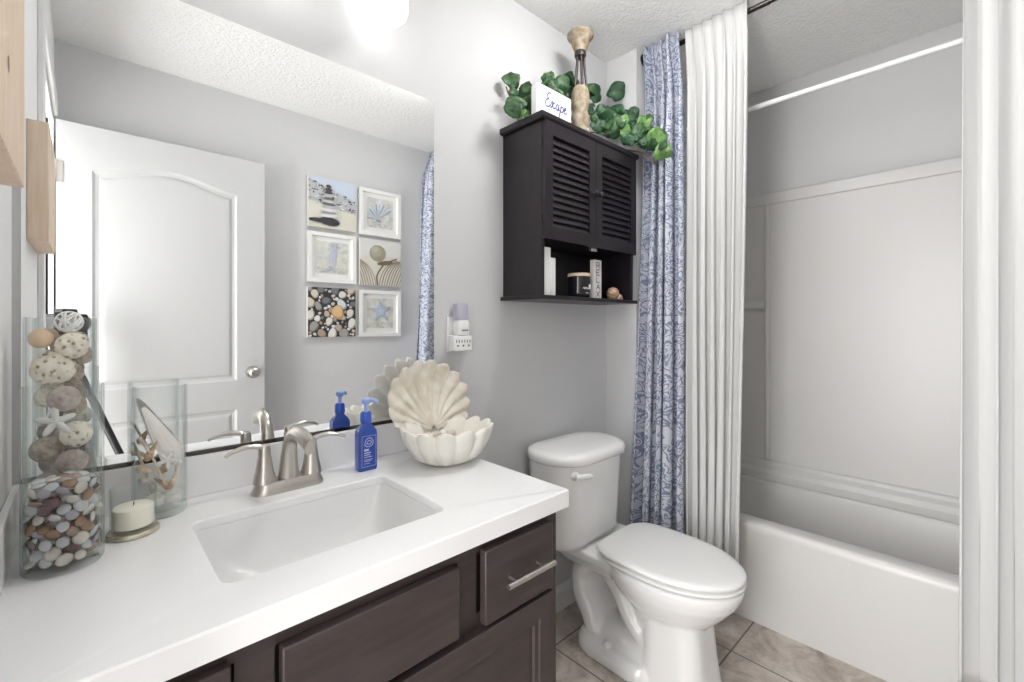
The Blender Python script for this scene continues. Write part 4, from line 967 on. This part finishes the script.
# candle
CX, CY = .0636, 1.0933
ca = thing('candle_glass', 'cream candle in a clear glass tumbler on a small stand', 'candle', (CX, CY, CT+.010))
solo('candle_stand', lathe(BM(), [(.036, CT), (.0391, CT+.002), (.0391, CT+.0065), (.037, CT+.0090), (.0, CT+.0095)], CX, CY, 48), mat('champagne_metal', (.62, .58, .46), .25, metal=.6), 'round pale metal candle stand under the candle glass', 'candle stand', (CX, CY, CT), smooth=40)
part('wax', lathe(BM(), [(.0290, CT+.0155), (.0300, CT+.018), (.0305, CT+.050), (.028, CT+.052), (.0, CT+.0515)], CX, CY, 40), M['candle'], ca, smooth=50, label='cream wax')
part('wick', tube(BM(), [(CX, CY, CT+.051), (CX+.001, CY, CT+.058)], .0008, 6), M['black'], ca)
b = BM(); z = CT+.010; lathe(b, [(.028, z), (.0310, z+.0015), (.0335, z+.006), (.0345, z+.076), (.0335, z+.077), (.0325, z+.075), (.0312, z+.007), (.029, z+.005), (.0, z+.005)], CX, CY, 56)
part('glass', b, M['glass'], ca, smooth=45)

# shells and driftwood in the third vase
sx_, sy_ = V3[0], V3[1]; ri = V3[2]-.004
M['sh_white'] = mat('white_shell', (.78, .75, .70), .5, var=(30, (.84, .82, .79))); M['sh_tan'] = mat('tan_shell', (.62, .46, .33), .5, var=(45, (.80, .70, .58))); M['sh_brown'] = mat('brown_spiral', (.30, .18, .10), .45, var=(60, (.66, .50, .36))); M['drift'] = mat('driftwood', (.55, .45, .36), .8, var=(30, (.72, .63, .54)), stretch=(6, 6, 1)); M['coral'] = mat('pale_coral', (.76, .75, .70), .7, bump=(250, .6, .003))
# tall pen shell: a long ribbed fan leaning to the right
b = BM(); ap = Vector((sx_-.028, sy_-.012, 1.022)); ed = Vector((sx_+.026, sy_-.014, .905)); ax = (ed-ap); L = ax.length; ax.normalize(); nr = Vector((.1, -1, .15)); nr = (nr - ax*nr.dot(ax)).normalized(); sd = ax.cross(nr)
g0 = []
for j in range(15):
    q = j/14; wv = .003 + .021*q**.8*(1 if q < .9 else 1-.5*(q-.9)/.1); row = []
    for i in range(13):
        s = -1+2*i/12; row.append(ap + ax*L*q + sd*wv*s + nr*(.008*q*(1-s*s) + .0010*math.sin(s*14)*q))
    g0.append(row)
for off in (0, -.0018):
    vs = [[b.verts.new(p + nr*off) for p in row] for row in g0]
    for j in range(14):
        for i in range(12): b.faces.new((vs[j][i], vs[j][i+1], vs[j+1][i+1], vs[j+1][i]))
solo('pen_shell', b, M['sh_white'], 'long pale triangular shell leaning to the right in the shell vase', 'shell', ap, 'shells and driftwood in the third vase', smooth=60)
def spiral(c, r, L, d, m, label):
    d = Vector(d).normalized(); c = Vector(c); b = BM(); n = 26; P = []; rad = []
    for i in range(n): q = i/(n-1); P.append(c + d*(q-.5)*L); rad.append(max(.0006, r*math.sin(min(1, (q*1.25+.02))*PI*.92 if q < .35 else 0) if False else r*(min(1, q/.22)**.6)*(1-q*.93)*(1+.13*math.sin(q*34))))
    tube(b, P, rad, 14); solo('spiral_shell', b, m, label, 'shell', c, 'shells and driftwood in the third vase', smooth=60)
spiral((sx_-.016, sy_-.024, .935), .0105, .042, (.5, .1, 1), M['sh_brown'], 'brown spiral shell at the left, under the long shell in the shell vase')
spiral((sx_-.022, sy_-.018, .897), .0105, .040, (1, .1, -.5), M['sh_tan'], 'tan spiral shell at the left side of the shell vase')
spiral((sx_+.002, sy_-.028, .868), .010, .040, (-.8, .1, .7), M['sh_brown'], 'brown spiral shell in the middle of the shell vase')
spiral((sx_+.020, sy_-.022, .872), .0090, .036, (.3, 0, 1), M['sh_tan'], 'tan spiral shell at the right side of the shell vase')
spiral((sx_+.012, sy_+.012, .895), .0105, .045, (.6, .3, .8), M['sh_brown'], 'brown spiral shell at the back of the shell vase')
def stick(p0, p1, r, label):
    b = BM(); P = spline([p0, (Vector(p0)+Vector(p1))/2 + Vector((.002, -.001, .001)), p1], 5); tube(b, P, [r*(1-.35*i/(len(P)-1)) for i in range(len(P))], 8, flat=.7)
    solo('driftwood_stick', b, M['drift'], label, 'driftwood', p0, 'shells and driftwood in the third vase', smooth=60)
stick((sx_-.034, sy_-.020, .965), (sx_+.004, sy_-.034, .868), .0040, 'pale driftwood stick slanting across the front of the shell vase')
stick((sx_-.036, sy_+.008, .930), (sx_-.010, sy_+.014, .830), .0040, 'pale driftwood stick at the left back of the shell vase')
stick((sx_+.030, sy_+.004, .945), (sx_+.020, sy_+.004, .835), .0035, 'upright driftwood stick at the right of the shell vase')
starfish('starfish', (sx_+.008, sy_-.0345, .915), .019, (.05, -1, .2), .9, M['star'], 'small white starfish in the middle of the shell vase')
def coral(c, r, s, label):
    b = BM(); rr2 = random.Random(s); off = Vector((rr2.uniform(0, 9), rr2.uniform(0, 9), 0))
    ball(b, c, r, 3, (1.15, .95, .8), lambda n: 1 + .35*(noise.noise(n*2.3+off)) + .10*noise.noise(n*7+off)); solo('coral_piece', b, M['coral'], label, 'coral', Vector(c)-Vector((0, 0, r*.8)), 'shells and driftwood in the third vase', smooth=60)
coral((sx_-.012, sy_-.018, .834), .0165, 1, 'pale coral piece at the bottom left of the shell vase')
coral((sx_+.017, sy_-.014, .836), .0165, 2, 'pale coral piece at the bottom right of the shell vase')
coral((sx_+.002, sy_+.020, .836), .0165, 3, 'pale coral piece at the bottom back of the shell vase')
coral((sx_+.026, sy_-.018, .903), .0085, 4, 'small pale coral piece at the right below the long shell')
coral((sx_-.020, sy_+.016, .868), .0125, 5, 'pale coral piece behind the tan spiral shell')

# ------------------------------------------------------------------ the photographer's camera on its tripod (the mirror shows it)
tp = thing('tripod', 'black camera tripod standing in the doorway, seen only in the mirror', 'tripod', (-.05, -.05, 0))
apex = Vector((-.045, -.052, 1.06))
part('head', lathe(BM(), [(.018, 1.03), (.026, 1.04), (.026, 1.07), (.015, 1.08), (.015, 1.10), (.024, 1.105), (.024, 1.114)], apex.x, apex.y, 20), M['black'], tp, smooth=40)
for foot, in (((.33, .03, .0),), ((-.30, .20, 0),), ((-.20, -.165, 0),)):
    f = Vector(foot); d = (f-apex); b = BM()
    tube(b, [apex + d*.02, apex + d*.46], .0135, 12); tube(b, [apex + d*.46, apex + d*.48], .017, 12); tube(b, [apex + d*.46, f + Vector((0, 0, .012))], .0105, 12)
    l = part('leg', b, M['black'], tp, smooth=40)
    q = apex + d*.475; b = BM(); box(b, q.x, q.x+.036, q.y-.008, q.y+.008, q.z-.002, q.z+.012); part('lock_lever', b, M['black'], l, bevel=.002)
pc = thing('camera_body', 'black photo camera on the tripod, seen only in the mirror', 'camera', (-.05, -.055, 1.115))
fw = Vector((FX, FY, 0)); rg = Vector((FY, -FX, 0)); ctr = Vector((0, 0, H))
def obox(bm, f0, f1, r0, r1, z0, z1):
    v = [[bm.verts.new(ctr + fw*f + rg*r + Vector((0, 0, z))) for r, z in ((r0, z0), (r1, z0), (r1, z1), (r0, z1))] for f in (f0, f1)]
    for i in range(4): bm.faces.new((v[0][i], v[0][(i+1) % 4], v[1][(i+1) % 4], v[1][i]))
    bm.faces.new(v[0]); bm.faces.new(v[1])
b = BM(); obox(b, -.115, -.060, -.066, .066, -.072, .036); obox(b, -.110, -.066, -.03, .03, .036, .056)
part('body', b, M['black'], pc, bevel=.006)
b = BM(); tube(b, [ctr - fw*.060, ctr - fw*.014], [.034, .034], 28); part('lens', b, M['black'], pc, smooth=40)
